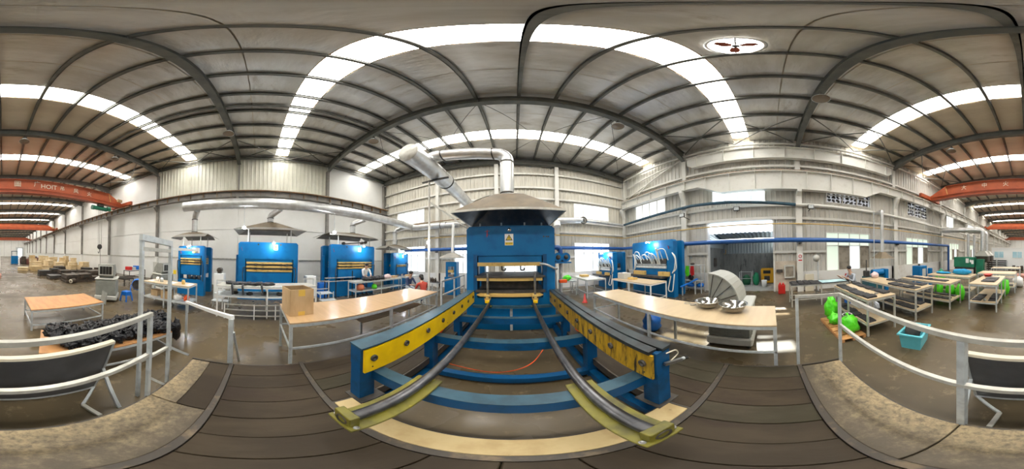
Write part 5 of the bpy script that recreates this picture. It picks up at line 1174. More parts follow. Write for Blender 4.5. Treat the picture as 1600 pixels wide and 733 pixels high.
# ---------------------------------------------------------------- along the right wall
table('work_bench', 'dark-topped bench near the red extinguisher box', 5.35, 6.05, -2.75, -.65, .80, K['rubber'], 'galv_warm', lower=.3)
rubber_row('black rubber sheet on the bench near the extinguisher box', 'rubber sheets on the wall bench', 5.4, 6.0, -1.55, -.68, .801, 4, 14, 'y')
boxy('plastic_sheet', 'pale blue plastic sheet on the wall bench beside the rubber', 'sheet', 5.42, 5.9, -2.7, -1.75, .801, .815, mat('pale blue sheet', (.45, .68, .72), .3), .003)
ex = thing('extinguisher_box', 'red metal extinguisher box standing at the door jamb', 'extinguisher', (7.5, -.45, 0))
MB().bbox(7.35, 7.62, -.62, -.30, 0, .42, .01).build('box', K['red'], ex); B(7.335, 7.348, -.59, -.33, .04, .38).build('door', K['red'], ex)
for y in (-.53, -.39): MB().lathe((7.49, y, .421), [(0, 0), (.05, 0), (.05, .05), (.02, .1), (0, .11)], 12).build('bottle_top', K['red'], ex)
hc = thing('hose_cabinet', 'grey hose cabinet with a window on the stained wall panel by the doorway', 'cabinet', (7.85, -.88, .67))
MB().box(7.80, 7.90, -1.14, -1.07, .67, 1.30).box(7.80, 7.90, -.69, -.62, .67, 1.30).box(7.80, 7.90, -1.07, -.69, .67, .74).box(7.80, 7.90, -1.07, -.69, 1.23, 1.30).build('frame', K['light_grey'], hc)
B(7.84, 7.85, -1.07, -.69, .74, 1.23).build('glass', K['pane_dim'], hc); B(7.86, 7.90, -1.07, -.69, .74, 1.23).build('back_plate', K['light_grey'], hc)
boxy('switch_box', 'small dark switch box between the doorway and the hose cabinet', 'switch', 7.82, 7.9, -.55, -.25, .95, 1.1, K['dark'])
ns = thing('no_smoking_sign', 'small red-on-white no-smoking sign on the pale column', 'sign', (7.67, -1.38, 1.55))
B(7.668, 7.676, -1.5, -1.28, 1.45, 1.85).build('plate', K['white'], ns)
MB().lathe((7.667, -1.39, 1.72), [(.055, 0), (.085, 0), (.085, .004), (.055, .004)], 20, (-1, 0, 0)).build('red_ring', K['red'], ns)
MB().bar((7.665, -1.45, 1.78), (7.665, -1.33, 1.66), .02, .004).build('red_bar', K['red'], ns); MB().bar((7.664, -1.43, 1.72), (7.664, -1.35, 1.72), .012, .004).build('cigarette', K['black'], ns); B(7.663, 7.668, -1.48, -1.30, 1.5, 1.56).build('caption_band', K['red'], ns)
wfn = thing('pedestal_fan', 'grey disc fan on a pole before the white wall right of the pale column', 'fan', (7.4, -2.2, 0))
MB().cyl((7.45, -2.2, 0), (7.45, -2.2, 1.45), .03, 8).build('pole', K['galv'], wfn); MB().lathe((7.38, -2.1, 1.62), [(0, .03), (.16, .02), (.17, -.02), (0, -.03)], 20, (1, 0, 0)).build('fan_head', K['light_grey'], wfn); MB().bar((7.45, -2.2, 1.45), (7.40, -2.1, 1.6), .03).build('neck', K['galv'], wfn); MB().lathe((7.45, -2.2, 0), [(.14, 0), (.14, .02), (.04, .04)], 16).build('base', K['dark'], wfn)
boxy('cream_sheet', 'cream board leaning on the sill wall behind the dark bench', 'board', 7.62, 7.66, -2.04, -1.6, 0, .85, K['cream_trim'])
rs = boxy('notice', 'small red notice on the white sill wall by the seated worker', 'sign', 7.915, 7.93, -4.15, -3.85, .52, .72, K['red'], .003)
boxy('wall_socket', 'black socket box under the small red notice', 'socket', 7.9, 7.93, -4.1, -3.9, .2, .4, K['black'], .003)
# hood with riser in the middle of the right wall
hp = thing('drop_hood', 'slim vertical duct with a small brown hood hanging before the first wide window', 'hood', (6.75, -5.5, 1.5))
MB().tube([(6.75, -5.5, 1.86), (6.75, -5.5, 3.95)], .10, 12).build('duct_run', K['duct'], hp)
hood_shell(6.3, 7.2, -5.95, -5.05, 1.52, 6.65, 6.85, -5.6, -5.4, 1.86, .03, hp, K['hood'], K['hood_in'])
MB().tube(bend([(6.75, -5.5, 3.95), (6.75, -5.5, 4.08), (7.48, -5.5, 4.08)], .1), .10, 12).build('elbow', K['duct'], hp)
MB().cyl((6.7, -4.92, 0), (6.7, -4.92, 3.98), .022, 8).build('drop_pipe', K['galv'], None, 'thin grey pipe from floor to wall pipe beside the small brown hood', 'pipe')
tm = thing('teal_machine', 'dark teal mixing machine behind the seated worker', 'machine', (6.2, -4.6, 0))
MB().bbox(6.0, 6.6, -5.0, -4.1, .0, .72, .02).build('bed', mat('teal enamel', (.02, .10, .13), .4), tm); MB().cyl((6.1, -4.95, .9), (6.1, -4.35, .9), .16, 14).build('roll', K['blue'], tm); MB().bbox(5.9, 6.3, -5.2, -5.0, .0, 1.05, .02).build('head', K['blue'], tm); MB().bbox(6.2, 6.5, -4.3, -4.1, .72, 1.0, .02).build('end_frame', K['dark'], tm); MB().bar((6.35, -4.2, 1.0), (6.35, -4.2, 1.5), .04).build('mast', K['dark'], tm)
bm = thing('blue_machine', 'blue boxy machine beneath the second wide window', 'machine', (5.5, -7.1, 0))
MB().bbox(5.2, 5.75, -7.4, -6.75, 0, 1.1, .02).build('body', K['blue'], bm); B(5.185, 5.2, -7.25, -6.95, .55, .95).build('panel', K['light_grey'], bm); MB().bbox(5.0, 5.2, -7.65, -7.42, 0, .95, .02).build('side_box', K['blue'], bm); MB().cyl((5.5, -7.05, 1.1), (5.5, -7.05, 1.2), .06, 10).build('cap', K['dark'], bm)
lump('green_bag', 'small green bag beyond the blue boxy machine', 'bag', (4.9, -8.3, 0), (.3, .3, .4), K['green_bag'], 29, .25)
lump('green_bag', 'dark end green bag by the down-pipe of the blue pipe', 'bag', (5.6, -9.6, 0), (.22, .22, .4), K['green'], 31, .25)
gm = thing('green_machine', 'long green machine cabinet with paper notices', 'machine', (4.7, -12.2, 0))
MB().bbox(4.0, 5.7, -12.5, -11.85, .65, 1.45, .02).build('cabinet', K['green'], gm); B(4.05, 5.65, -12.45, -11.9, 0, .64).build('base', K['platen'], gm); MB().bbox(3.35, 3.95, -12.7, -12.2, .1, 1.28, .02).build('side_cabinet', K['green'], gm)
for x, z, w, h in ((4.55, 1.0, .25, .35), (4.28, 1.05, .12, .2), (4.12, .92, .2, .3)): B(x-w/2, x+w/2, -11.848, -11.843, z, z+h).build('paper_notice', K['white'], gm)
for i in range(3): boxy('grey_bale', 'pale stacked bale before the green machine, one of three', 'bale', 3.9+.62*i, 4.45+.62*i, -11.5, -11.1, 0, .55, mat('bale', (.52, .46, .42), .7), .03, 'bales before the green machine')
for i, (x, y, lab) in enumerate(((3.72, -13.4, 'brown hopper hood on a thick silver duct behind the green machine'), (3.75, -14.95, 'brown hopper hood on a thinner silver duct, towards the white office'))):
    h_ = thing('hopper_hood', lab, 'hood', (x, y, 1.4)); rr = (.22, .14)[i]
    MB().tube(bend([(x, y, 1.95), (x, y, 3.72), (7.3 if i == 0 else 5.6, y+.6*(1-i), 3.80)], .3), rr, 14).build('duct_run', K['duct'], h_)
    hood_shell(x-.6, x+.6, y-.5, y+.5, 1.52, x-.2, x+.2, y-.2, y+.2, 1.95, .04, h_, K['light_grey'], K['hood_in'])
    MB().box(x-.55, x+.55, y-.45, y+.45, 1.0, 1.50).build('oven_top', K['rusty'], h_)
    for sx in (-1, 1): MB().bar((x+sx*.5, y, 0), (x+sx*.5, y, 1.0), .05).build('leg', K['dark'], h_)
for i, (x, y) in enumerate(((5.0, -13.3), (4.75, -14.2))): MB().cyl((x, y, 0), (x, y, 3.40), .13, 12).build('vertical_duct', K['duct'], None, 'upright silver duct behind the green machine, %s of two' % ('first', 'second')[i], 'duct', 'upright ducts behind the green machine')
rk = thing('shelf_rack', 'wide low grey rack of dark shelves before the white office', 'rack', (2.95, -15.9, 0))
for x in (1.92, 2.95, 4.0):
    for y in (-16.1, -15.6): MB().bar((x, y, 0), (x, y, 1.0), .05).build('post', K['galv'], rk)
for k in range(5):
    z = .12+.2*k
    for xa_, xb_ in ((1.95, 2.92), (2.98, 3.97)):
        s_ = B(xa_, xb_, -16.1, -15.6, z, z+.02).build('shelf', K['galv'], rk)
        B(xa_+.04, xb_-.04, -16.05, -15.65, z+.021, z+.13).build('mould_row', K['black'], s_)
of = thing('site_office', 'white flat-roofed cabin office with two bluish windows down the hall', 'office', (2.1, -18.8, 0))
MB().box(.3, 3.85, -20, -17.6, 0, 2.28).build('walls', K['office'], of); MB().box(.25, 3.9, -20.05, -17.55, 2.28, 2.34).build('roof', K['white'], of)
for x in (3.05, 1.05): f = B(x-.55, x+.55, -17.62, -17.58, 1.2, 1.95).build('window_frame', K['white'], of); B(x-.50, x-.02, -17.575, -17.57, 1.25, 1.9).build('pane', K['glass_blue'], f); B(x+.02, x+.50, -17.575, -17.57, 1.25, 1.9).build('pane', K['glass_blue'], f)
for i in range(8): x = .35+.42*(i % 5); boxy('scrap_machine', 'small dark machine part on the floor before the white office', 'machine part', x, x+.3, -16.9+.5*(i//5), -16.5+.5*(i//5), 0, .3+.1*(i % 3), K['rusty'], .03, 'dark parts before the office')

# store behind the door
t = thing('mesh_cage', 'low wire cage in the lean-to store', 'cage', (9.7, 1.5, 0))
for y in (1.15, 1.85):
    for x in (9.4, 10.0): MB().bar((x, y, 0), (x, y, .85), .03).build('post', K['galv'], t)
for z in (.05, .45, .85): MB().bar((9.4, 1.15, z), (9.4, 1.85, z), .02).build('rail', K['galv'], t)
lump('green_net', 'dark green net bag in the wire cage', 'net', (9.72, 1.5, .001), (.24, .26, .36), mat('dark green net', (.01, .09, .04), .7), 33, .2)
lump('green_net', 'brighter green net bag between the cage and the white bucket', 'net', (9.75, .92, .001), (.3, .2, .42), mat('green net', (.01, .22, .10), .6), 34, .25)
MB().lathe((9.3, .42, .001), [(0, 0), (.14, 0), (.17, .36), (.15, .36), (.13, .02), (0, .02)], 18).build('bucket', K['white'], None, 'white plastic bucket on the floor of the store', 'bucket')
ym = thing('yellow_compressor', 'yellow boxy compressor in the store behind the bucket', 'compressor', (10.4, .25, 0))
MB().bbox(10.1, 10.8, -.15, .65, .05, .95, .03).build('body', mat('machine yellow', (.75, .38, .01), .45), ym); B(10.09, 10.1, .05, .5, .65, .85).build('panel', K['black'], ym); MB().box(10.15, 10.75, -.1, .6, 0, .05).build('skid', K['dark'], ym); B(10.088, 10.1, .1, .45, .2, .5).build('vent', K['dark'], ym)
boxy('switch_box', 'dark box on the side wall of the store', 'switch', 9.0, 9.3, 3.2, 3.29, 1.2, 1.7, K['dark'])

# shelf with clothes right of the hose press, blue trough
rk = thing('tool_rack', 'open steel rack with hanging rags between the hose press and the doorway', 'rack', (7.4, 3.75, 0))
for y in (3.3, 4.2):
    for x in (7.15, 7.6): MB().bar((x, y, 0), (x, y, 1.42), .035).build('post', K['galv'], rk)
for z in (.25, .6, .95, 1.38): B(7.15, 7.6, 3.3, 4.2, z, z+.02).build('shelf', K['galv'], rk)
for y, m, h, lab in ((4.02, 'green_bag', .55, 'bright green rag hanging on the steel rack'), (3.74, 'red', .5, 'red rag hanging on the steel rack beside the green one')):
    MB().prism([(y-.08, 1.36), (y+.08, 1.36), (y+.13, 1.36-h*.6), (y+.04, 1.36-h), (y-.1, 1.36-h*.85)], 'x', 7.09, 7.12).build('rag', K[m], None, lab, 'rag')
boxy('yellow_board', 'small yellow board hung behind the hose press', 'board', 7.10, 7.13, 4.3, 4.5, 1.0, 1.25, K['sign_yellow'], .003)
lump('dark_bag', 'dark bag on the middle shelf of the steel rack', 'bag', (7.38, 3.95, .621), (.13, .13, .14), K['black'], 35)
lump('cap', 'brown cap on top of the steel rack', 'cap', (7.35, 3.85, 1.401), (.13, .12, .06), K['rusty'], 36, .1)
for i, y in enumerate((3.45, 4.0)): lump('blue_bundle', 'blue bundle on the bottom shelf of the steel rack, %s' % ('doorway end', 'press end')[i], 'bundle', (7.38, y, .271), (.16, .2, .12), K['blue_bright'], 37+i)
tr = thing('blue_trough', 'blue sloping trough from the hose press towards the steel rack', 'trough', (6.6, 3.75, .5))
MB().bar((6.35, 3.98, .42), (7.0, 3.42, .75), .16, .03, (0, 0, 1)).build('chute', K['blue_bright'], tr); MB().bar((6.9, 3.5, 0), (6.9, 3.5, .68), .04).build('leg', K['galv'], tr); MB().bar((6.42, 3.92, 0), (6.42, 3.92, .43), .04).build('leg', K['galv'], tr)
table('work_bench', 'bench with tan top and white frame before the wide hose press', 4.25, 5.2, 3.9, 6.3, .88, K['plywood_r'], 'white', lower=.3)
table('work_bench', 'bench before the small hose press in the corner', 3.1, 4.1, 6.6, 8.9, .88, K['galv_warm'], 'galv', lower=.3)
boxy('control_box', 'grey control box on the bench between the two hose presses', 'box', 4.5, 4.9, 5.7, 6.2, .881, 1.15, K['light_grey'])
boxy('yellow_tool', 'ochre tool block on the bench between the two hose presses', 'tool', 4.6, 4.85, 5.2, 5.6, .881, .97, K['ochre'])
boxy('yellow_tool', 'ochre tool block on the corner bench', 'tool', 3.4, 3.8, 7.8, 8.2, .881, .98, K['ochre'])
lump('green_bag', 'light green bag on a frame right of the pump motors', 'bag', (2.6, 7.9, .75), (.24, .2, .14), K['green_bag'], 39, .3)
table('side_table', 'low steel stand under the light green bag', 2.2, 3.0, 7.6, 8.2, .748, K['galv'], 'galv', lower=.3, mid=False)
MB().lathe((2.75, 6.1, .0), [(0, 0), (.12, 0), (.12, .02), (.08, .03), (.02, .38), (0, .39)], 16).build('traffic_cone', K['red'], None, 'red cone on the floor beyond the pale table', 'cone')
MB().bbox(1.25, 1.75, 5.15, 5.9, .352, .37, .004).build('cardboard_sheet', K['cardboard'], None, 'pale cardboard sheet lying on the right-hand walkway', 'cardboard')
MB().cyl((2.1, 2.6, 0), (2.1, 2.6, .02), .0501, 6).build('floor_cap', K['dark'], None, 'small dark floor cap under the pale table', 'cap')
bl = lump('blue_bag', 'deep blue bag on the floor beneath the pale table', 'bag', (2.85, 2.6, 0), (.22, .2, .26), K['blue_bright'], 41, .3)
rails('stair_rail', 'grey two-bar stair rail beside the large press, on the left walkway', [(-1.6, y, P, 1.37) for y in (3.3, 4.1, 4.95)], [('top_rail', (-1.6, 3.3, 1.36), (-1.6, 4.97, 1.36)), ('middle_rail', (-1.6, 3.3, 1.03), (-1.6, 4.97, 1.03)), ('lower_rail', (-1.6, 3.3, .7), (-1.6, 4.97, .7))], K['galv'], .035)
# small press beyond, left of the large one
sp = thing('bench_press', 'small dark blue bench press under its own little hood, left of the large press', 'press', (-3.25, 8.0, 0))
MB().box(-3.6, -2.9, 7.8, 8.3, 0, .95).build('base', K['blue'], sp); MB().box(-3.55, -3.42, 7.85, 8.25, .95, 1.75).box(-3.08, -2.95, 7.85, 8.25, .95, 1.75).box(-3.42, -3.08, 7.85, 8.25, 1.5, 1.75).build('frame', K['blue'], sp); B(-3.4, -3.1, 7.8, 8.2, 1.2, 1.32).build('platen', K['ochre'], sp); B(-3.4, -3.1, 7.8, 8.2, .96, 1.08).build('lower_platen', K['steel'], sp); MB().cyl((-3.25, 8.05, 1.32), (-3.25, 8.05, 1.5), .06, 10).build('ram', K['steel'], sp)
sh = thing('drop_hood', 'little grey hood on a white down-pipe over the small bench press', 'hood', (-3.25, 8.05, 1.95))
hood_shell(-3.85, -2.65, 7.65, 8.45, 1.96, -3.4, -3.1, 7.95, 8.15, 2.22, .03, sh, K['hood_grey'], K['hood_in']); MB().tube(bend([(-3.25, 8.05, 2.23), (-3.3, 8.3, 3.9), (-3.32, 9.2, 4.03)], .3), .07, 10).build('down_pipe', K['white'], sh)
table('side_table', 'steel stand with scrap beside the small bench press', -4.4, -3.75, 7.3, 7.9, .7, K['platen'], 'galv', lower=.3, mid=False)
for i in range(4): lump('scrap_part', 'dark scrap part on the steel stand by the bench press', 'scrap', (-4.25+.15*(i % 3), 7.45+.2*(i//3), .701), (.055, .07, .12), K['rusty'], 90+i, .4, 'scrap on the steel stand')

# ---------------------------------------------------------------- far left of the hall: moulds, crates, machines
r = random.Random(5)
spots = [(-3.7, -11.2), (-4.3, -9.7), (-5.2, -9.6), (-6.2, -9.9), (-3.4, -13.0), (-4.6, -11.6), (-5.6, -11.2), (-6.8, -11.0), (-4.4, -13.2), (-5.6, -12.8), (-6.8, -12.6), (-8.0, -12.2), (-7.8, -10.6), (-8.8, -11.4), (-5.2, -14.4), (-6.5, -14.2), (-7.8, -13.8), (-9.0, -13.2)]
for i, (x, y) in enumerate(spots):
    z0 = 0
    for k in range(2 if i % 3 else 1):
        h = r.uniform(.18, .32); a = r.uniform(.42, .52); b_ = r.uniform(.38, .5)
        m_ = thing('steel_mould', ('single flat rusty mould between coolers and crates', 'lower rusty mould of a stacked pair on the floor', 'upper rusty mould of a stacked pair on the floor')[k if i % 3 == 0 else k+1], 'mould', (x, y, z0), 'rusty moulds on the floor')
        MB().bbox(x-a, x+a, y-b_, y+b_, z0+.001, z0+h*.45, .01).build('lower_half', K['rusty'], m_); MB().bbox(x-a*.95, x+a*.95, y-b_*.95, y+b_*.95, z0+h*.5, z0+h, .01).build('upper_half', K['rusty'] if i % 4 else K['platen'], m_)
        z0 += h+.002
MB().tube([(-4.0, -8.95, .16), (-4.3, -9.12, .16)], .15, 20).build('roll_end', K['rusty'], None, 'short dark roll with a pale end among the moulds', 'roll')
MB().lathe((-3.985, -8.94, .16), [(.06, 0), (.13, 0), (.13, .012), (.06, .012)], 20, (.87, .49, 0)).build('pale_ring', K['cream_trim'], None, 'pale ring on the end of the dark roll among the moulds', 'ring')
K['crate2'] = mat('fresh crate timber', (.74, .60, .38), .7, c2=(.62, .47, .27), scale=3)
for (x, y, n) in ((-2.0, -16.2, 1), (-3.2, -16.3, 1), (-4.6, -16.4, 2), (-6.0, -16.5, 2), (-7.5, -16.6, 2), (-9.0, -16.6, 2), (-3.9, -18.2, 2), (-5.4, -18.4, 3), (-7.0, -18.6, 3), (-8.7, -18.8, 3), (-4.9, -20.6, 3), (-6.7, -20.8, 3), (-8.5, -21, 3), (-4.2, -23, 3), (-6.4, -23.4, 3)):
    z = 0
    for k in range(n):
        if k: sx, sy = sx*r.uniform(.75, .95), sy*r.uniform(.75, .95)
        else: sx, sy = r.uniform(.36, .56), r.uniform(.36, .58)
        h = r.uniform(.28, .6); X, Y_ = x+r.uniform(-.1, .1), y+r.uniform(-.1, .1); rz = r.uniform(-.5, .5)
        c = thing('wooden_crate', ('bottom','second-layer','top-layer')[k]+' pale timber crate, '+('nearest row of the heap' if y > -17 else 'second row of the heap' if y > -19 else 'third row of the heap' if y > -22 else 'rearmost row of the heap'), 'crate', (X, Y_, z), 'timber crates in the heap')
        B(X-sx, X+sx, Y_-sy, Y_+sy, z+.001, z+h).build('box', r.choice([K['crate'], K['crate2'], K['crate2']]), c)
        for s in (-1, 1):
            for q in (.15, .75): B(X-sx-.02, X+sx+.02, Y_+s*sy-(.02 if s < 0 else 0), Y_+s*sy+(.02 if s > 0 else 0), z+h*q, z+h*q+.08).build('batten', K['crate'], c)
        c.rotation_euler.z = rz; z += h+.002
mf = thing('blue_stand_machine', 'blue machine with a white top far down the hall by the bright door', 'machine', (-1.9, -27, 0))
MB().box(-2.5, -1.35, -27.4, -26.6, 0, 1.3).build('body', K['blue'], mf); MB().box(-2.3, -1.5, -27.2, -26.8, 1.3, 1.55).build('top_case', K['white'], mf)
MB().box(-2.45, -2.35, -27.1, -26.9, 1.3, 2.0).build('frame_post', K['blue_top'], mf); MB().box(-1.5, -1.4, -27.1, -26.9, 1.3, 2.0).build('frame_post', K['blue_top'], mf); MB().box(-2.45, -1.4, -27.1, -26.9, 2.0, 2.1).build('frame_beam', K['blue_top'], mf)
for i in range(10): x = -3.3-.75*(i % 5); y = -26-2*(i//5); boxy('machine_part', 'dark red-brown machine part beyond the timber crates', 'machine part', x-.34, x+.34, y-.5, y+.5, 0, r.uniform(.8, 1.3), mat('red brown', (.14, .05, .04), .6) if i % 2 else K['rusty'], .04, 'machine parts beyond the crates')
# steel table and tool shelf behind the near cooler
table('steel_stand', 'low black steel table behind the boxy cooler', -7.1, -6.3, -7.6, -6.8, .45, K['dark'], 'dark', mid=False, cat='table')
for i in range(3): boxy('steel_bar', 'dark steel bar lying across the low black table', 'bar', -7.6, -6.2, -7.5+.25*i, -7.42+.25*i, .452, .50, K['dark'], .004, 'bars on the low black table')
table('tool_shelf', 'tool shelf with blue and red cases against the white wall', -9.6, -7.9, -8.6, -8.0, .75, K['galv'], 'dark', lower=.3, mid=False, cat='shelf')
for i, (x, m, lab) in enumerate(((-8.1, 'red', 'red case on the tool shelf'), (-8.5, 'light_grey', 'grey case on the tool shelf'), (-8.9, 'blue_bright', 'bright blue case on the tool shelf'), (-9.3, 'blue_top', 'dull blue case on the tool shelf'))): boxy('tool_case', lab, 'case', x-.16, x+.16, -8.5, -8.1, .752, .752+(.24, .2, .28, .2)[i], K[m])
lump('red_sack', 'dark sack with a red face on the floor by the white wall', 'sack', (-8.6, -6.2, 0), (.5, .4, .35), K['platen'], 43, .2)
lump('red_sack', 'red bag leaning on the dark sack by the white wall', 'bag', (-8.35, -5.5, 0), (.16, .16, .3), K['red'], 44, .2)
boxy('rust_basket', 'rusty brown basket beside the wall-side cooler', 'basket', -8.0, -7.7, -5.5, -5.0, 0, .65, mat('rust basket', (.22, .09, .04), .7), .02)
boxy('panel_board', 'grey framed control panel standing by the wall-side cooler', 'panel', -7.95, -7.85, -5.95, -5.6, 0, 1.45, K['light_grey'])

# ---------------------------------------------------------------- people
def person(name, label, J, shirt, trousers, group=None, hair_long=False, hold=None):
    """J: joints in world coordinates; one skinned body with tapering limbs, five-fingered hands and a face"""
    V, E, R, M = [], [], [], []
    def v(p, rad, m): V.append(Vector(p)); R.append(rad if isinstance(rad, tuple) else (rad, rad)); M.append(m); return len(V)-1
    def chain(i, pts):
        for p, rad, m in pts:
            j = v(p, rad, m); E.append((i, j)); i = j
        return i
    g = {k: Vector(p) for k, p in J.items()}
    mid = lambda a, b_, f: g[a].lerp(g[b_], f)
    pel = v(g['pelvis'], (.145, .115), 1); w_ = chain(pel, [(mid('pelvis', 'chest', .45), (.125, .10), 0), (g['chest'], (.15, .11), 0)])
    nk = chain(w_, [(g['neck'], (.055, .055), 2), (g['head']-(g['head']-g['neck']).normalized()*.06, (.075, .085), 2), (g['head']+(g['head']-g['neck']).normalized()*.05, (.085, .10), 2)])
    for s in 'LR':
        hd_ = g['hand'+s]; el = g['elbow'+s]; d = (hd_-el).normalized()
        wr = chain(w_, [(g['shoulder'+s], .062, 0), (mid('shoulder'+s, 'elbow'+s, .5), .052, 0), (el, .042, 0 if not J.get('bare') else 2), (el.lerp(hd_, .9), .028, 2)])
        palm = chain(wr, [(hd_+d*.03, (.04, .022), 2)])
        u, q = frame_for(d)
        for k in range(4):
            o = u*(-.03+.02*k); Lf = (.062, .072, .068, .052)[k]
            chain(palm, [(hd_+d*.06+o, .010, 2), (hd_+d*(.06+Lf*.55)+o-Vector((0, 0, .008)), .009, 2), (hd_+d*(.06+Lf)+o-Vector((0, 0, .022)), .008, 2)])
        chain(wr, [(hd_+u*.045+d*.01, .011, 2), (hd_+u*.06+d*.045, .009, 2)])
        kn, an = g['knee'+s], g['foot'+s]
        chain(pel, [(g['hip'+s], .085, 1), (g['hip'+s].lerp(kn, .5), .075, 1), (kn, .058, 1), (kn.lerp(an, .45), .055, 1), (an+Vector((0, 0, .07)), .038, 1), (an+Vector(J['face'])*.08+Vector((0, 0, .035)), (.042, .035), 3), (an+Vector(J['face'])*.17+Vector((0, 0, .03)), (.035, .028), 3)])
    me = bpy.data.meshes.new('tmp'); me.from_pydata([tuple(p) for p in V], E, []); o = bpy.data.objects.new('tmp', me); COL.objects.link(o)
    o.modifiers.new('skin', 'SKIN'); sm_ = o.modifiers.new('sub', 'SUBSURF'); sm_.levels = 1; sm_.render_levels = 1
    for i, dta in enumerate(me.skin_vertices[0].data): dta.radius = R[i]; dta.use_root = (i == 0)
    ev = o.evaluated_get(bpy.context.evaluated_depsgraph_get()); bm_ = bpy.data.meshes.new_from_object(ev); bpy.data.objects.remove(o)
    vs = [tuple(p.co) for p in bm_.vertices]; fs = [tuple(p.vertices) for p in bm_.polygons]; mi = []
    from mathutils.kdtree import KDTree
    kd = KDTree(len(V)); [kd.insert(p, i) for i, p in enumerate(V)]; kd.balance()
    for p in bm_.polygons: mi.append(M[kd.find(p.center)[1]])
    # nose, ears, eyes, mouth grow on the same mesh
    f = Vector(J['face']).normalized(); up_ = (g['head']-g['neck']).normalized(); sd = f.cross(up_).normalized(); h = g['head']
    ex = MB()
    ex.blob(h+f*.10-up_*.01, (.016, .016, .024), 0, 1, 0, 8, 6); n1 = len(ex.f)
    for s in (-1, 1): ex.blob(h+sd*.083*s-up_*.005, (.015, .015, .03), 0, 1, 0, 8, 6)
    n2 = len(ex.f)
    for s in (-1, 1): ex.blob(h+f*.088+sd*.032*s+up_*.012, (.011, .011, .008), 0, 1, 0, 8, 6)
    n3 = len(ex.f); ex.blob(h+f*.086-up_*.045, (.02, .02, .006), 0, 1, 0, 8, 6)
    off = len(vs); vs += ex.v; fs += [tuple(i+off for i in q) for q in ex.f]; mi += [2]*n2+[3]*(n3-n2)+[4]*(len(ex.f)-n3)
    base = Vector((g['pelvis'].x, g['pelvis'].y, 0)); me = bpy.data.meshes.new('person'); me.from_pydata([tuple(Vector(p)-base) for p in vs], [], fs)
    for m_ in (shirt, trousers, K['skin'], K['black'], K['terra']): me.materials.append(m_)
    me.polygons.foreach_set('material_index', mi); me.polygons.foreach_set('use_smooth', [True]*len(fs)); me.update()
    o = bpy.data.objects.new(name, me); COL.objects.link(o); o.location = base; tag(o, label, 'person', group)
    hb = MB().blob(h+up_*.045-f*.02, (.10, .10, .085), .06, 2, 1, 16, 12)
    if hair_long: hb.blob(h-f*.06-up_*.05, (.075, .075, .10), .05, 2, 2, 14, 10)
    hb.build('hair', K['hair'], o)
    return o
K['terra'] = mat('lips', (.35, .14, .11), .5)
K['shirt_grey'] = mat('grey-blue shirt', (.42, .46, .52), .8); K['khaki'] = mat('khaki trousers', (.20, .17, .12), .8); K['navy'] = mat('navy cloth', (.03, .05, .12), .8); K['red_cloth'] = mat('red vest', (.45, .05, .03), .8); K['white_cloth'] = mat('white shirt', (.75, .75, .74), .8)
def seated(x, y, ang, seat, lean=.12, reach=.42, hz=.86, drop=0):
    f = Vector((math.cos(ang), math.sin(ang), 0)); s = Vector((-f.y, f.x, 0)); O = Vector((x, y, 0)); U = Vector((0, 0, 1)); J = {'face': tuple(f)}
    J['pelvis'] = O+U*(seat+.11); J['chest'] = O+f*lean+U*(seat+.46); J['neck'] = O+f*(lean+.07)+U*(seat+.62); J['head'] = O+f*(lean+.13)+U*(seat+.77)
    for k, q in (('L', 1), ('R', -1)):
        J['shoulder'+k] = O+f*lean+s*.19*q+U*(seat+.52); J['elbow'+k] = O+f*(lean+.16)+s*.25*q+U*(seat+.27); J['hand'+k] = O+f*(lean+reach)+s*.12*q+U*hz
        J['hip'+k] = O+s*.10*q+f*.04+U*(seat+.09); J['knee'+k] = O+f*.44+s*.12*q+U*(seat+.06); J['foot'+k] = O+f*.46+s*.12*q
    return J
def stool(x, y, h, label):
    t = thing('work_stool', label, 'stool', (x, y, 0)); MB().lathe((x, y, h-.03), [(0, 0), (.15, 0), (.16, .015), (.15, .03), (0, .03)], 18).build('seat', K['dark'], t)
    for sx in (-1, 1):
        for sy in (-1, 1): MB().bar((x+.13*sx, y+.13*sy, 0), (x+.09*sx, y+.09*sy, h-.031), .022).build('leg', K['galv'], t)
a = 1.92
person('person', 'person in a grey-blue shirt leaning over the wall bench, seated on a stool', seated(6.12, -3.42, a, .42, .20, .62, .92), K['shirt_grey'], K['khaki'])
stool(6.12, -3.42, .41, 'small stool under the person in the grey-blue shirt')
person('person', 'person in a red vest sitting behind the far end of the box table', seated(-3.45, 5.55, 2.6, .36, .15, .42, .62), K['red_cloth'], K['navy'], hair_long=True)
stool(-3.45, 5.55, .35, 'low stool under the person in the red vest')
person('person', 'person in a blue top facing the person in the red vest', seated(-4.75, 6.2, -.3, .44, .10, .42, .72), K['navy'], K['shirt_grey'])
stool(-4.75, 6.2, .43, 'stool under the person in the blue top')
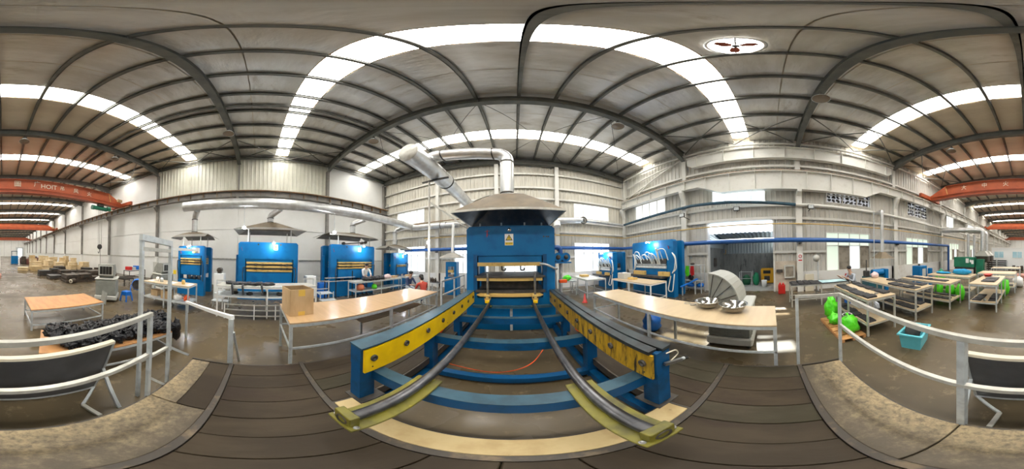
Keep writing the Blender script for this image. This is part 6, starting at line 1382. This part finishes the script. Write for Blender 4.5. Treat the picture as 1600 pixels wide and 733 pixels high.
def standing(x, y, ang, lean):
    f = Vector((math.cos(ang), math.sin(ang), 0)); s = Vector((-f.y, f.x, 0)); O = Vector((x, y, 0)); U = Vector((0, 0, 1)); J = {'face': tuple(f)}
    J['pelvis'] = O+U*.95; J['chest'] = O+f*lean*.7+U*1.27; J['neck'] = O+f*lean*1.05+U*1.42; J['head'] = O+f*(lean*1.3+.04)+U*1.55
    for k, q in (('L', 1), ('R', -1)):
        J['shoulder'+k] = O+f*lean*.85+s*.19*q+U*1.34; J['elbow'+k] = O+f*(lean+.1)+s*.24*q+U*1.10; J['hand'+k] = O+f*(lean+.26)+s*.14*q+U*1.02
        J['hip'+k] = O+s*.10*q+U*.92; J['knee'+k] = O+f*.03+s*.11*q+U*.50; J['foot'+k] = O+s*.12*q
    return J
person('person', 'person in a white shirt bending over the third bench in front of its press', standing(-6.80, 5.15, -.1, .15), K['white_cloth'], K['navy'])

# ---------------------------------------------------------------- labels that tell look-alikes apart
ORD = 'first second third fourth fifth sixth seventh eighth ninth tenth eleventh twelfth'.split()
by = {}
for o in COL.objects:
    if o.parent is None and o.get('label') and o.get('group'): by.setdefault((o['label'], o['group']), []).append(o)
for (lab, grp), L_ in by.items():
    if len(L_) < 2: continue
    xs_ = [o.location.x for o in L_]; ys_ = [o.location.y for o in L_]
    along_x = max(xs_)-min(xs_) >= max(ys_)-min(ys_)
    cx_ = sum(xs_)/len(xs_)
    if 'crate' in lab or 'mould' in lab or 'machine part' in lab: tail = 'from the aisle'; L_.sort(key=lambda o: (abs(o.location.x), o.location.y))
    elif 'hanging over' in lab or 'drooping' in lab or 'metal part' in lab: tail = 'from the tall frame'; L_.sort(key=lambda o: (o.location-Vector((-1.4, -1, 0))).length)
    elif cx_ > 0 and along_x: tail = 'from the aisle end'; L_.sort(key=lambda o: o.location.x)
    else: tail = 'from the deck'; L_.sort(key=lambda o: o.location.xy.length)
    for i, o in enumerate(L_): o['label'] = '%s, %s %s' % (lab, ORD[min(i, 11)], tail)
